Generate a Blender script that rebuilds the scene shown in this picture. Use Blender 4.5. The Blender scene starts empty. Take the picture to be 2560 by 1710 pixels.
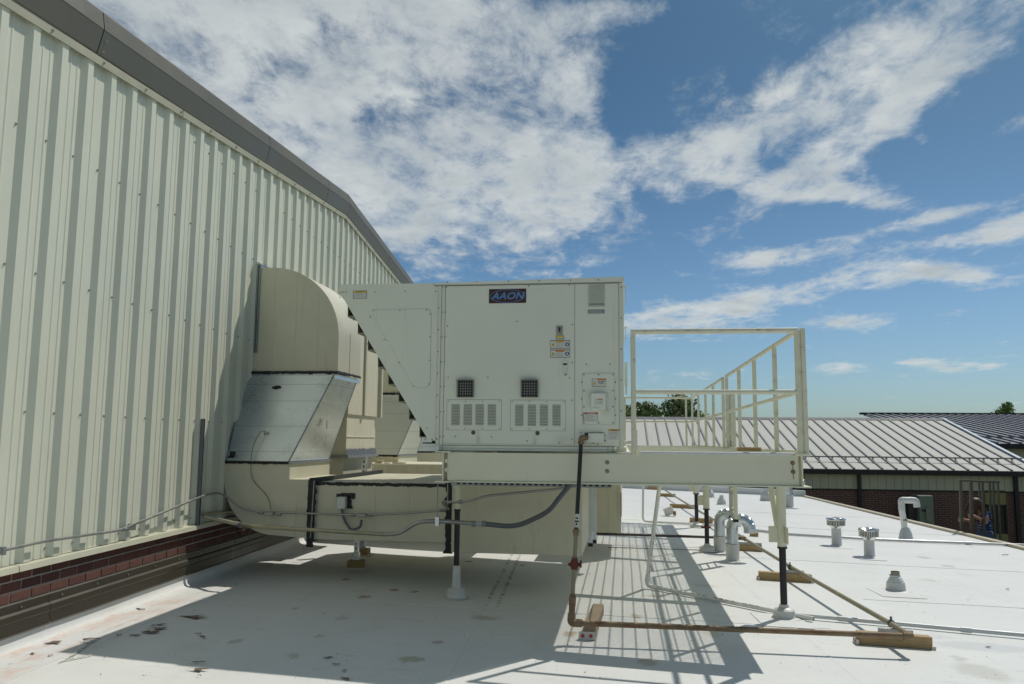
import bpy, bmesh, math, random
from mathutils import Vector, Matrix, noise
rnd = random.Random(7)
C = bpy.context.scene.collection
S = bpy.context.scene

# ------------------------------------------------------------------ camera, sky, sun, exposure
RT = Vector((0.99094307, 0.13401966, 0.00840022)); UP = Vector((0.00762564, -0.11861876, 0.99291059)); FW = Vector((-0.13406596, 0.98385381, 0.11856643))
EYE = Vector((0, 0, 1.5)); FPX = 2054.2
cam = bpy.data.cameras.new('camera'); co = bpy.data.objects.new('camera', cam); C.objects.link(co)
m = Matrix((RT, UP, -FW)).transposed().to_4x4(); m.translation = EYE; co.matrix_world = m
cam.sensor_width = 36; cam.lens = FPX / 2560 * 36; cam.clip_end = 3000; cam.clip_start = .05
cam.dof.use_dof = True; cam.dof.focus_distance = 6.9; cam.dof.aperture_fstop = 5.6
S.camera = co
SUN = Vector((.433, .64, 1.0)).normalized()
EL = math.asin(SUN.z); AZ = math.atan2(SUN.x, SUN.y)
w = bpy.data.worlds.new('World'); S.world = w; w.use_nodes = True
sl = bpy.data.lights.new('sun', 'SUN'); sl.energy = 3.1; sl.angle = math.radians(.53); sl.color = (1, .955, .88)
so = bpy.data.objects.new('sun', sl); C.objects.link(so); so.rotation_euler = SUN.to_track_quat('Z', 'Y').to_euler()
S.view_settings.view_transform = 'Standard'; S.view_settings.look = 'None'; S.view_settings.gamma = 1; S.view_settings.exposure = 0.0
S.view_settings.use_curve_mapping = False
S.cycles.max_bounces = 6; S.cycles.use_denoising = True

SKYT = (.55, .76, .95, 1); SKYT2 = (.27, .455, .55, 1)
def sky():
    nt = w.node_tree; nt.nodes.clear(); N = nt.nodes; L = nt.links
    def n(t, **k):
        q = N.new(t)
        for a, b in k.items(): setattr(q, a, b)
        return q
    def mt(op, a, b=None, c=None, clamp=False):
        q = n('ShaderNodeMath', operation=op, use_clamp=clamp)
        for i, v in enumerate((a, b, c)):
            if v is None: continue
            if isinstance(v, (int, float)): q.inputs[i].default_value = v
            else: L.new(v, q.inputs[i])
        return q.outputs[0]
    out = n('ShaderNodeOutputWorld'); bg = n('ShaderNodeBackground'); bg.inputs[1].default_value = .085
    L.new(bg.outputs[0], out.inputs[0])
    st = n('ShaderNodeTexSky', sky_type='NISHITA', sun_disc=False, sun_elevation=EL, sun_rotation=AZ, altitude=100, air_density=1.0, dust_density=1.2, ozone_density=1.5)
    tc = n('ShaderNodeTexCoord'); sp = n('ShaderNodeSeparateXYZ'); L.new(tc.outputs['Generated'], sp.inputs[0])
    x, y, z = sp.outputs
    u = mt('ARCTAN2', x, y); v = mt('ARCSINE', z)
    zz = mt('ADD', mt('MAXIMUM', z, 0.0), .10)
    px = mt('DIVIDE', x, zz); py = mt('DIVIDE', y, zz)
    cb = n('ShaderNodeCombineXYZ'); L.new(px, cb.inputs[0]); L.new(py, cb.inputs[1])
    def nz(scale, detail, rough, sx=1, sy=1, rot=0, off=(0, 0, 0), dist=0):
        mp = n('ShaderNodeMapping'); L.new(cb.outputs[0], mp.inputs[0]); mp.inputs['Scale'].default_value = (sx, sy, 1); mp.inputs['Rotation'].default_value = (0, 0, rot); mp.inputs['Location'].default_value = off
        t = n('ShaderNodeTexNoise'); L.new(mp.outputs[0], t.inputs[0]); t.inputs['Scale'].default_value = scale; t.inputs['Detail'].default_value = detail; t.inputs['Roughness'].default_value = rough; t.inputs['Distortion'].default_value = dist
        return t.outputs[0]
    big = nz(2.1, 10, .62, 1.0, 1.0, .5, (3.1, 1.7, 0), .2)
    fine = nz(7.5, 10, .70, 1.35, .8, .9, (.4, 2.2, 0), .3)
    mid = nz(4.4, 9, .62, 1.1, .8, -.4, (7.7, 4.1, 0), .35)
    shape = mt('ADD', mt('ADD', mt('MULTIPLY', big, .36), mt('MULTIPLY', mid, .34)), mt('MULTIPLY', fine, .34))
    shape = mt('SUBTRACT', shape, .02)
    # cloud banks: (px, py, half length, half height, tilt, weight) in the photograph's directions
    def ang(X, Y):
        d = (RT * ((X - 1280) / FPX) - UP * ((Y - 855) / FPX) + FW).normalized()
        return math.atan2(d.x, d.y), math.asin(d.z)
    banks = [(1060, 300, 560, 300, -.18, .34), (640, 120, 420, 200, -.4, .22), (1230, 470, 300, 120, .1, .22), (1330, 250, 230, 120, .1, .12), (1580, 200, 110, 170, -.45, -.11), (900, 330, 240, 40, -.5, -.08),
             (1900, 300, 300, 85, .45, .18), (2330, 80, 330, 95, .7, .165), (1550, 30, 330, 40, .0, .12), (2180, 320, 280, 45, .5, .22), (2020, 470, 240, 28, -.25, .24),
             (1950, 640, 170, 26, .1, .22), (1850, 760, 300, 36, .12, .20), (1700, 810, 260, 34, .0, .15), (2300, 680, 200, 28, -.15, .20), (2150, 800, 95, 20, 0, .22),
             (2085, 918, 55, 17, 0, .26), (2390, 600, 180, 20, .05, .16), (2540, 565, 120, 30, .2, .16), (2300, 905, 60, 12, 0, .18), (2370, 925, 40, 10, 0, .17), (2470, 912, 40, 12, 0, .17), (1640, 940, 190, 26, 0, .10), (2350, 540, 180, 16, .1, .13)]
    tot = None
    for (X, Y, a, b, t, wt) in banks:
        u0, v0 = ang(X, Y); a /= FPX; b /= FPX
        du = mt('SUBTRACT', u, u0); dv = mt('SUBTRACT', v, v0)
        p = mt('ADD', mt('MULTIPLY', du, math.cos(t) / a), mt('MULTIPLY', dv, math.sin(t) / a))
        q = mt('ADD', mt('MULTIPLY', du, -math.sin(t) / b), mt('MULTIPLY', dv, math.cos(t) / b))
        r2 = mt('ADD', mt('MULTIPLY', p, p), mt('MULTIPLY', q, q))
        g = mt('MULTIPLY', mt('POWER', 2.718, mt('MULTIPLY', r2, -1.0)), wt)
        tot = g if tot is None else mt('ADD', tot, g)
    tot = mt('MINIMUM', tot, .215)
    # broken cloud goes on out of view, thickened there to raise the ambient light
    u0, v0 = ang(1400, 500); du = mt('SUBTRACT', u, u0); dv = mt('SUBTRACT', v, v0); r2 = mt('ADD', mt('MULTIPLY', mt('MULTIPLY', du, du), 1.2), mt('MULTIPLY', mt('MULTIPLY', dv, dv), 2.4))
    rest = mt('MULTIPLY', mt('SUBTRACT', 1.0, mt('POWER', 2.718, mt('MULTIPLY', r2, -1.0))), .125); tot = mt('ADD', tot, rest)
    dens = mt('ADD', shape, mt('SUBTRACT', tot, .085))
    mr = n('ShaderNodeMapRange', interpolation_type='SMOOTHSTEP'); L.new(dens, mr.inputs[0]); mr.inputs[1].default_value = .495; mr.inputs[2].default_value = .715
    cov = mt('MULTIPLY', mr.outputs[0], .97)
    # brightness variation inside clouds: sunlit tops, greyer thick parts
    sh = nz(3.6, 9, .62, 1, 1, .5, (3.35, 1.95, 0), .2)
    thick = n('ShaderNodeMapRange'); L.new(mt('ADD', dens, mt('MULTIPLY', mt('SUBTRACT', sh, .5), .55)), thick.inputs[0]); thick.inputs[1].default_value = .60; thick.inputs[2].default_value = .86
    cm = n('ShaderNodeMix', data_type='RGBA'); L.new(thick.outputs[0], cm.inputs[0])
    cm.inputs[6].default_value = (7.5, 7.95, 7.95, 1); cm.inputs[7].default_value = (4.3, 5.0, 5.4, 1)
    hs = n('ShaderNodeMix', data_type='RGBA'); hs.blend_type = 'MULTIPLY'; hs.inputs[0].default_value = 1; L.new(st.outputs[0], hs.inputs[6])
    ev = n('ShaderNodeMapRange', interpolation_type='SMOOTHSTEP'); L.new(z, ev.inputs[0]); ev.inputs[1].default_value = -.02; ev.inputs[2].default_value = .45
    tm = n('ShaderNodeMix', data_type='RGBA'); L.new(ev.outputs[0], tm.inputs[0]); tm.inputs[6].default_value = SKYT; tm.inputs[7].default_value = SKYT2; L.new(tm.outputs[2], hs.inputs[7])
    mx = n('ShaderNodeMix', data_type='RGBA'); L.new(cov, mx.inputs[0]); L.new(hs.outputs[2], mx.inputs[6]); L.new(cm.outputs[2], mx.inputs[7])
    L.new(mx.outputs[2], bg.inputs[0])
sky()

# ------------------------------------------------------------------ measuring helpers (metres; roof falls 2 degrees away from the tall wall)
WN = Vector((.99794575, .0640647, 0)); WD = Vector((-.0640647, .99794575, 0)); WC = -3.5422; AL = .035; H0 = .0157
def rz(x, y): return H0 - AL * (x * WN.x + y * WN.y)
def ray(X, Y): return RT * ((X - 1280) / FPX) - UP * ((Y - 855) / FPX) + FW
def at(X, Y, dep): d = ray(X, Y); return EYE + d * (dep / d.y)
def atx(X, Y, xx): d = ray(X, Y); return EYE + d * (xx / d.x)
def onroof(X, Y, h=0):
    n = Vector((AL * WN.x, AL * WN.y, 1)); d = ray(X, Y); return EYE + d * ((h + H0 - n.dot(EYE)) / n.dot(d))
def W(s, z, off=0): return WN * (WC + off) + WD * s + Vector((0, 0, z))
def onwall(X, Y, off=0): d = ray(X, Y); return EYE + d * ((WC + off - EYE.dot(WN)) / d.dot(WN))

# ------------------------------------------------------------------ materials
MATS = {}
def mat(name, col, rough=.5, metal=0, var=.1, vscale=4, bump=.0, bscale=40, stain=None, streak=0, spec=.5, coat=0, stretch=(1, 1, 1), dark=None):
    if name in MATS: return MATS[name]
    m = bpy.data.materials.new(name); m.use_nodes = True; nt = m.node_tree; N = nt.nodes; L = nt.links; b = N['Principled BSDF']
    b.inputs['Roughness'].default_value = rough; b.inputs['Metallic'].default_value = metal; b.inputs['Specular IOR Level'].default_value = spec
    tc = N.new('ShaderNodeTexCoord'); g = N.new('ShaderNodeNewGeometry')
    mp = N.new('ShaderNodeMapping'); mp.inputs['Scale'].default_value = stretch; L.new(g.outputs['Position'], mp.inputs[0])
    t = N.new('ShaderNodeTexNoise'); t.inputs['Scale'].default_value = vscale; t.inputs['Detail'].default_value = 6; t.inputs['Roughness'].default_value = .65; L.new(mp.outputs[0], t.inputs[0])
    r = N.new('ShaderNodeMapRange'); r.inputs[1].default_value = .25; r.inputs[2].default_value = .75; r.inputs[3].default_value = 1 - var; r.inputs[4].default_value = 1 + var; L.new(t.outputs[0], r.inputs[0])
    mx = N.new('ShaderNodeMix'); mx.data_type = 'RGBA'; mx.blend_type = 'MULTIPLY'; mx.inputs[0].default_value = 1; mx.inputs[6].default_value = (*col, 1); L.new(r.outputs[0], mx.inputs[7])
    last = mx.outputs[2]
    if stain:   # (colour, threshold, scale, stretch)
        sc, th, ss, st = stain
        mp2 = N.new('ShaderNodeMapping'); mp2.inputs['Scale'].default_value = st; mp2.inputs['Location'].default_value = (3.3, 1.2, 7.7); L.new(g.outputs['Position'], mp2.inputs[0])
        t2 = N.new('ShaderNodeTexNoise'); t2.inputs['Scale'].default_value = ss; t2.inputs['Detail'].default_value = 7; t2.inputs['Roughness'].default_value = .7; L.new(mp2.outputs[0], t2.inputs[0])
        r2 = N.new('ShaderNodeMapRange'); r2.inputs[1].default_value = th; r2.inputs[2].default_value = th + .12; L.new(t2.outputs[0], r2.inputs[0])
        m2 = N.new('ShaderNodeMix'); m2.data_type = 'RGBA'; L.new(r2.outputs[0], m2.inputs[0]); L.new(last, m2.inputs[6]); m2.inputs[7].default_value = (*sc, 1); last = m2.outputs[2]
    L.new(last, b.inputs['Base Color'])
    rr = N.new('ShaderNodeMapRange'); rr.inputs[1].default_value = .3; rr.inputs[2].default_value = .7; rr.inputs[3].default_value = max(0, rough - .08); rr.inputs[4].default_value = min(1, rough + .08); L.new(t.outputs[0], rr.inputs[0]); L.new(rr.outputs[0], b.inputs['Roughness'])
    if bump:
        t3 = N.new('ShaderNodeTexNoise'); t3.inputs['Scale'].default_value = bscale; t3.inputs['Detail'].default_value = 4; L.new(mp.outputs[0], t3.inputs[0])
        bp = N.new('ShaderNodeBump'); bp.inputs['Strength'].default_value = 1; bp.inputs['Distance'].default_value = bump; L.new(t3.outputs[0], bp.inputs['Height']); L.new(bp.outputs[0], b.inputs['Normal'])
    MATS[name] = m; return m
M_unit = mat('unit_paint', (.71, .735, .625), .40, 0, .05, 1.1, .0020, 2.2, ((.62, .63, .50), .62, 2.6, (5, 5, .35)))
M_unit2 = mat('unit_paint_panel', (.67, .69, .59), .42, 0, .04, 1.3)
M_cream = mat('cream_steel_paint', (.69, .69, .53), .45, 0, .06, 2.2, .0012, 7, ((.58, .55, .38), .64, 5, (1.6, 1.6, .35)))
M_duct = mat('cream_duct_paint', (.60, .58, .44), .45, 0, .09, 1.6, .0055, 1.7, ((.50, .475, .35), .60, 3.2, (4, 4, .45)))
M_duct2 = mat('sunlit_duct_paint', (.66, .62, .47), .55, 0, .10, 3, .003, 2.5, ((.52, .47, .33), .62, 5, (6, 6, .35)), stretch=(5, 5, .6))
M_wall = mat('wall_panel_paint', (.64, .655, .53), .38, 0, .05, 1.2, .0035, 1.6, ((.585, .59, .465), .60, 3, (4, 4, .25)))
M_bronze = mat('bronze_flashing', (.125, .115, .082), .42, .0, .10, .8, .004, .9, stretch=(1, 1, 1))
M_bronze2 = mat('brown_flashing', (.048, .041, .027), .38, .15, .12, 1.4, .003, 1.5)
M_seal = mat('black_sealant', (.012, .013, .014), .6, 0, .4, 20, .006, 25)
M_galv = mat('galvanised_sheet', (.60, .65, .67), .30, .9, .07, 3, .004, 1.1, ((.50, .54, .56), .55, 2, (1, 1, 2)))
M_galv2 = mat('galvanised_conduit', (.36, .36, .34), .42, .8, .18, 9)
M_galvold = mat('yellowed_conduit', (.36, .34, .24), .45, .6, .2, 8)
M_shiny = mat('bright_aluminium', (.72, .72, .70), .22, .95, .15, 12, .004, 30)
M_strut = mat('zinc_strut', (.30, .32, .33), .45, .7, .2, 14)
M_black = mat('black_steel_pipe', (.022, .020, .022), .45, .1, .3, 20, .0005, 120, ((.09, .04, .02), .68, 14, (1, 1, .5)))
M_rust = mat('rusty_gas_pipe', (.235, .17, .095), .7, .1, .3, 14, .0008, 90, ((.20, .085, .035), .50, 14, (.6, 1, 1)))
M_rust2 = mat('red_rust', (.13, .035, .02), .85, 0, .4, 30, .002, 60)
M_tan = mat('weathered_tan_pipe', (.28, .25, .165), .55, .1, .2, 10, .0005, 60, ((.20, .13, .07), .60, 6, (1, 1, 1)))
M_brown = mat('dark_brown_pipe', (.055, .045, .036), .6, 0, .2, 10)
M_boot = mat('white_pipe_boot', (.62, .63, .60), .5, 0, .08, 20, .004, 14)
M_pvc = mat('white_pvc', (.78, .78, .73), .35, 0, .07, 8, 0, 1, ((.45, .43, .36), .66, 8, (1, 1, 1)))
M_roofc = mat('grey_roof_conduit', (.62, .64, .62), .4, 0, .08, 8)
M_flex = mat('grey_flexible_conduit', (.11, .12, .14), .38, 0, .08, 12)
M_wood = mat('treated_lumber', (.40, .275, .12), .75, 0, .25, 6, .001, 50, stretch=(2, 14, 14))
M_woodold = mat('weathered_lumber', (.31, .24, .155), .8, 0, .3, 9, .001, 50, stretch=(12, 2, 12))
M_foot = mat('white_plastic_foot', (.62, .60, .55), .5, 0, .05)
M_red = mat('red_marking', (.40, .05, .05), .5, 0, .1)
M_white = mat('white_label', (.62, .63, .58), .5, 0, .03)
M_grey = mat('grey_label', (.25, .26, .27), .5, 0, .05)
M_ink = mat('black_ink', (.03, .03, .03), .6, 0, .05)
M_inkg = mat('grey_print', (.28, .28, .27), .6, 0, .05)
M_yel = mat('yellow_print', (.60, .50, .03), .5, 0, .05)
M_ora = mat('orange_print', (.58, .20, .02), .5, 0, .05)
M_redp = mat('red_print', (.42, .03, .04), .5, 0, .05)
M_blue = mat('blue_print', (.02, .07, .24), .5, 0, .05)
M_back = mat('label_backing', (.30, .285, .23), .6, 0, .08, 30)
M_logo = mat('badge_maroon', (.060, .020, .016), .45, 0, .5, 9, 0, 1, ((.03, .030, .07), .62, 6, (1.5, 1, 2)), stretch=(4, 1, .8))
M_logob = mat('badge_blue', (.10, .24, .50), .45, 0, .15, 12)
M_dark = mat('dark_opening', (.012, .012, .012), .8, 0, .1)
M_mortar = mat('mortar', (.34, .32, .29), .9, 0, .15, 25, .002, 80)
def brick_mat(i):
    c = [(.080, .026, .020), (.098, .034, .025), (.062, .022, .018), (.112, .045, .032)][i]
    return mat('brick_red_%d' % i, c, .85, 0, .3, 20, .002, 70, ((.2, .13, .11), .68, 18, (1, 1, 1)))
M_far = mat('far_roof_metal', (.50, .50, .45), .75, 0, .14, .8, 0, 1, ((.36, .36, .33), .62, 1.5, (1, .3, 1)), stretch=(2, .2, 1))
M_farseam = mat('far_roof_seam', (.23, .235, .23), .7, 0, .1)  # base colour darkened to stand in for shade on the seam sides
M_farblue = mat('blue_grey_roof', (.085, .10, .13), .45, .2, .1)
M_siding = mat('far_siding', (.56, .53, .37), .6, 0, .05, 1)
M_darktrim = mat('dark_bronze_trim', (.018, .016, .014), .5, 0, .1)
M_ground = mat('ground_grass', (.15, .16, .10), .9, 0, .3, .2)
M_ypanel = mat('yellow_window_panel', (.27, .25, .085), .6, 0, .06)
M_glass = mat('dark_glass', (.01, .012, .015), .08, 0, .05)
M_hair = mat('brown_hair', (.075, .038, .020), .5, 0, .4, 40, .003, 120, stretch=(3, 3, .5))
M_skin = mat('skin', (.50, .27, .18), .55, 0, .06)
M_jean = mat('blue_denim', (.09, .16, .30), .85, 0, .2, 30)
M_cage = mat('brown_ladder_steel', (.11, .095, .065), .5, .1, .15, 6)
M_bark = mat('tree_bark', (.07, .05, .035), .9, 0, .3, 6)
M_leafdeb = mat('dry_leaf_litter', (.16, .115, .085), .85, 0, .3, 30)
M_film = mat('clear_plastic_film', (.45, .44, .38), .15, 0, .2, 30)
M_debrisw = mat('cream_rag', (.55, .50, .36), .8, 0, .2, 20)
M_cab = mat('green_grey_cabinet', (.22, .25, .19), .5, 0, .06)

def membrane():
    m = bpy.data.materials.new('white_roof_membrane'); m.use_nodes = True; nt = m.node_tree; N = nt.nodes; L = nt.links; b = N['Principled BSDF']
    b.inputs['Roughness'].default_value = .5; b.inputs['Specular IOR Level'].default_value = .35
    g = N.new('ShaderNodeNewGeometry'); pos = g.outputs['Position']
    def nz(sc, det=6, rough=.6, st=(1, 1, 1), loc=(0, 0, 0), dist=0):
        mp = N.new('ShaderNodeMapping'); mp.inputs['Scale'].default_value = st; mp.inputs['Location'].default_value = loc; L.new(pos, mp.inputs[0])
        t = N.new('ShaderNodeTexNoise'); t.inputs['Scale'].default_value = sc; t.inputs['Detail'].default_value = det; t.inputs['Roughness'].default_value = rough; t.inputs['Distortion'].default_value = dist; L.new(mp.outputs[0], t.inputs[0]); return t.outputs[0]
    def rng(v, a, b_, c=0, d=1):
        r = N.new('ShaderNodeMapRange'); r.interpolation_type = 'SMOOTHSTEP'; L.new(v, r.inputs[0]); r.inputs[1].default_value = a; r.inputs[2].default_value = b_; r.inputs[3].default_value = c; r.inputs[4].default_value = d; return r.outputs[0]
    def mth(op, a, b_=None):
        q = N.new('ShaderNodeMath'); q.operation = op
        for i, v in enumerate((a, b_)):
            if v is None: continue
            if isinstance(v, (int, float)): q.inputs[i].default_value = v
            else: L.new(v, q.inputs[i])
        return q.outputs[0]
    def mix(fac, a, colb):
        q = N.new('ShaderNodeMix'); q.data_type = 'RGBA'; L.new(fac, q.inputs[0])
        if isinstance(a, tuple): q.inputs[6].default_value = (*a, 1)
        else: L.new(a, q.inputs[6])
        q.inputs[7].default_value = (*colb, 1); return q.outputs[2]
    c = mix(rng(nz(.7, 5), .35, .65), (.73, .735, .70), (.69, .70, .675))
    c = mix(mth('MULTIPLY', rng(nz(2.2, 8, .7, (1, .6, 1)), .52, .75), .45), c, (.58, .56, .49))
    c = mix(mth('MULTIPLY', rng(nz(9, 5, .6, (.5, 1, 1), (3, 3, 3)), .62, .75), .5), c, (.50, .49, .44))
    c = mix(mth('MULTIPLY', rng(nz(26, 2, .5, (1, 1, 1), (5, 1, 3)), .72, .78), .75), c, (.26, .22, .18))
    c = mix(mth('MULTIPLY', rng(nz(5, 9, .75, (.35, 1.6, 1), (2, 7, 1), .4), .55, .68), .42), c, (.56, .555, .52))
    c = mix(mth('MULTIPLY', rng(nz(11, 9, .75, (1.6, .22, 1), (9, 2, 1), .3), .60, .70), .35), c, (.52, .51, .47))
    wn = nz(14, 5, .6)
    sp = N.new('ShaderNodeSeparateXYZ'); L.new(pos, sp.inputs[0])
    wx = mth('MULTIPLY', mth('SUBTRACT', wn, .5), .17)
    wd = mth('ADD', mth('MULTIPLY', sp.outputs[0], WD.x), mth('MULTIPLY', sp.outputs[1], WD.y))
    ww = mth('ADD', mth('MULTIPLY', sp.outputs[0], WN.x), mth('MULTIPLY', sp.outputs[1], WN.y))
    pt = []
    def patch(X, Y, aX, aY, col, amt, hard=.5):
        p = onroof(X, Y); s0 = p.dot(WD); w0 = p.dot(WN)
        a = onroof(X + aX, Y); e = onroof(X, Y + aY)
        ra = max(.01, abs((a - p).length)); rb = max(.01, (e - p).length)
        da = mth('DIVIDE', mth('ADD', mth('SUBTRACT', ww, w0), wx), ra); db = mth('DIVIDE', mth('ADD', mth('SUBTRACT', wd, s0), wx), rb)
        r = mth('SQRT', mth('ADD', mth('MULTIPLY', da, da), mth('MULTIPLY', db, db)))
        return mth('MULTIPLY', rng(r, 1.12, .9 - hard, 0, 1), amt), col
    P = [patch(1030, 1649, 32, 9, (.40, .38, .28), .75, .25), (patch(1092, 1607, 13, 5, (.36, .33, .27), .7, .3)), patch(733, 1640, 24, 7, (.42, .40, .29), .6, .3), patch(800, 1589, 14, 5, (.42, .40, .29), .6, .3),
         patch(855, 1545, 18, 7, (.42, .40, .33), .45, .4), patch(592, 1602, 16, 6, (.38, .38, .32), .6, .3), patch(1620, 1655, 26, 10, (.46, .43, .33), .85, .3), patch(1590, 1541, 14, 8, (.44, .38, .26), .7, .3),
         patch(1422, 1585, 16, 9, (.42, .30, .18), .7, .5), patch(1765, 1465, 40, 5, (.52, .47, .36), .5, .7), patch(2455, 1680, 60, 22, (.50, .50, .43), .65, .35), patch(1640, 1490, 30, 4, (.46, .38, .26), .5, .6),
         patch(1780, 1585, 22, 12, (.58, .54, .42), .6, .4), patch(1215, 1545, 45, 7, (.40, .34, .27), .6, .5), patch(2320, 1450, 22, 4, (.56, .52, .40), .6, .5), patch(2370, 1415, 14, 3, (.45, .45, .44), .8, .4), patch(2460, 1618, 130, 12, (.56, .585, .58), .8, .35), patch(2330, 1592, 60, 6, (.58, .60, .59), .6, .5), patch(1900, 1590, 70, 7, (.66, .66, .62), .6, .3), patch(2395, 1645, 20, 7, (.5, .5, .47), .7, .4), patch(2310, 1394, 15, 3, (.45, .45, .44), .8, .4),
         patch(910, 1492, 18, 5, (.36, .18, .12), .75, .5), patch(985, 1475, 12, 4, (.34, .12, .09), .8, .5), patch(1034, 1480, 8, 3, (.30, .10, .07), .85, .5), patch(1172, 1404, 12, 2, (.26, .15, .09), .85, .5), patch(865, 1448, 12, 4, (.30, .10, .07), .7, .5), patch(1307, 1413, 8, 3, (.24, .15, .09), .8, .5), patch(735, 1521, 14, 3, (.38, .28, .22), .6, .5)]
    for f, col in P: c = mix(f, c, col)
    # red-brown wash along the foot of the wall, rust along a lap
    band = mth('MULTIPLY', mth('MULTIPLY', rng(ww, WC + .55, WC + .16, 0, 1), rng(ww, WC + .035, WC + .07, 0, 1)), rng(mth('ADD', wd, mth('MULTIPLY', wn, 1.2)), 11.0, 4.8, 0, 1))
    c = mix(mth('MULTIPLY', mth('MULTIPLY', band, rng(nz(5, 8, .72, (1.6, .5, 1), (1, 2, 2)), .44, .68)), .75), c, (.62, .33, .20))
    ln = onroof(1209, 1525).dot(WN); dd = mth('ABSOLUTE', mth('SUBTRACT', ww, ln)); l2 = mth('MINIMUM', dd, mth('ABSOLUTE', mth('SUBTRACT', ww, ln + .105)))
    lane = mth('MULTIPLY', rng(l2, .03, .002, 0, 1), rng(wd, 7.0, 8.0, 0, 1))
    c = mix(mth('MULTIPLY', mth('MULTIPLY', lane, rng(nz(9, 6, .7, (1, .8, 1)), .42, .6)), .8), c, (.24, .15, .09))
    L.new(c, b.inputs['Base Color'])
    bp = N.new('ShaderNodeBump'); bp.inputs['Distance'].default_value = .010; bp.inputs['Strength'].default_value = .7; L.new(nz(2.0, 6, .62), bp.inputs['Height'])
    bp2 = N.new('ShaderNodeBump'); bp2.inputs['Distance'].default_value = .0008; L.new(nz(70, 3), bp2.inputs['Height']); L.new(bp.outputs[0], bp2.inputs['Normal']); L.new(bp2.outputs[0], b.inputs['Normal'])
    return m
M_roof = membrane()
def sooty_panel():
    m = M_unit.copy(); m.name = 'unit_panel_with_soot'; nt = m.node_tree; N = nt.nodes; L = nt.links; b = N['Principled BSDF']; src = b.inputs['Base Color'].links[0].from_socket
    g = N.new('ShaderNodeNewGeometry'); sp = N.new('ShaderNodeSeparateXYZ'); L.new(g.outputs['Position'], sp.inputs[0]); nz = N.new('ShaderNodeTexNoise'); nz.inputs['Scale'].default_value = 16; nz.inputs['Detail'].default_value = 5; L.new(g.outputs['Position'], nz.inputs[0])
    def M(op, a, c):
        q = N.new('ShaderNodeMath'); q.operation = op
        for i, v in enumerate((a, c)):
            if isinstance(v, (int, float)): q.inputs[i].default_value = v
            else: L.new(v, q.inputs[i])
        return q.outputs[0]
    tot = None
    for (x0, z0, rx, rz_, k) in ((-1.30, 1.96, .085, .07, .42), (-.765, 1.96, .095, .075, .48), (-1.19, 1.48, .02, .10, .45), (-.72, 1.47, .02, .09, .4), (-.50, 1.50, .06, .05, .25), (-.30, 1.50, .10, .035, .6), (-.20, 2.03, .07, .03, .35)):
        a = M('DIVIDE', M('SUBTRACT', sp.outputs[0], x0), rx); c = M('DIVIDE', M('SUBTRACT', sp.outputs[2], z0), rz_); r2 = M('ADD', M('MULTIPLY', a, a), M('MULTIPLY', c, c))
        e = M('MULTIPLY', M('POWER', 2.718, M('MULTIPLY', r2, -1.2)), k); tot = e if tot is None else M('MAXIMUM', tot, e)
    f = M('MULTIPLY', tot, M('ADD', M('MULTIPLY', nz.outputs[0], .9), .35)); mx = N.new('ShaderNodeMix'); mx.data_type = 'RGBA'; L.new(f, mx.inputs[0]); L.new(src, mx.inputs[6]); mx.inputs[7].default_value = (.20, .195, .15, 1); L.new(mx.outputs[2], b.inputs['Base Color'])
    return m
M_soot = sooty_panel()

# ------------------------------------------------------------------ mesh helpers
def mk(name, bm, m, parent=None, smooth=False, kind=None, label=None, cat=None, group=None):
    bmesh.ops.recalc_face_normals(bm, faces=bm.faces[:])
    me = bpy.data.meshes.new(name); bm.to_mesh(me); bm.free()
    ms = m if isinstance(m, (list, tuple)) else [m]
    for q in ms: me.materials.append(q)
    if smooth:
        me.polygons.foreach_set('use_smooth', [True] * len(me.polygons))
        try: me.set_sharp_from_angle(angle=math.radians(38))
        except Exception: pass
    o = bpy.data.objects.new(name, me); C.objects.link(o)
    if parent is not None: attach(o, parent)
    if kind: o['kind'] = kind
    if label: o['label'] = label
    if cat: o['category'] = cat
    if group: o['group'] = group
    return o
def base_of(p):
    v = Vector(p.location)
    while p.parent: p = p.parent; v = Vector(p.location) if p.type == 'EMPTY' else v
    return v
def attach(o, parent):
    o.parent = parent
    if parent.type == 'EMPTY': o.matrix_parent_inverse = Matrix.Translation(-Vector(parent.location))
def thing(name, label, cat, loc=(0, 0, 0), group=None):
    o = bpy.data.objects.new(name, None); C.objects.link(o); o.location = loc; o.empty_display_size = .1
    o['label'] = label; o['category'] = cat
    if group: o['group'] = group
    return o
def BM(): return bmesh.new()
def box(bm, x0, x1, y0, y1, z0, z1, bev=0, mi=0, M=None):
    vs = [bm.verts.new((x, y, z)) for z in (z0, z1) for y in (y0, y1) for x in (x0, x1)]
    fs = [bm.faces.new([vs[i] for i in q]) for q in ((0, 2, 3, 1), (4, 5, 7, 6), (0, 1, 5, 4), (2, 6, 7, 3), (0, 4, 6, 2), (1, 3, 7, 5))]
    for f in fs: f.material_index = mi
    if bev:
        es = list({e for f in fs for e in f.edges}); r = bmesh.ops.bevel(bm, geom=es, offset=bev, segments=1, affect='EDGES', clamp_overlap=True)
        for f in r['faces']: f.material_index = mi
    if M is not None:
        vv = {v for f in bm.faces for v in f.verts} if bev else set(vs)
        if bev: raise ValueError
        for v in vs: v.co = M @ v.co
    return vs
def obox(bm, c, ax, ay, az, sx, sy, sz, mi=0):
    c = Vector(c); vs = []
    for k in (-.5, .5):
        for j in (-.5, .5):
            for i in (-.5, .5): vs.append(bm.verts.new(c + ax * (sx * i) + ay * (sy * j) + az * (sz * k)))
    for q in ((0, 2, 3, 1), (4, 5, 7, 6), (0, 1, 5, 4), (2, 6, 7, 3), (0, 4, 6, 2), (1, 3, 7, 5)):
        bm.faces.new([vs[i] for i in q]).material_index = mi
    return vs
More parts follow.
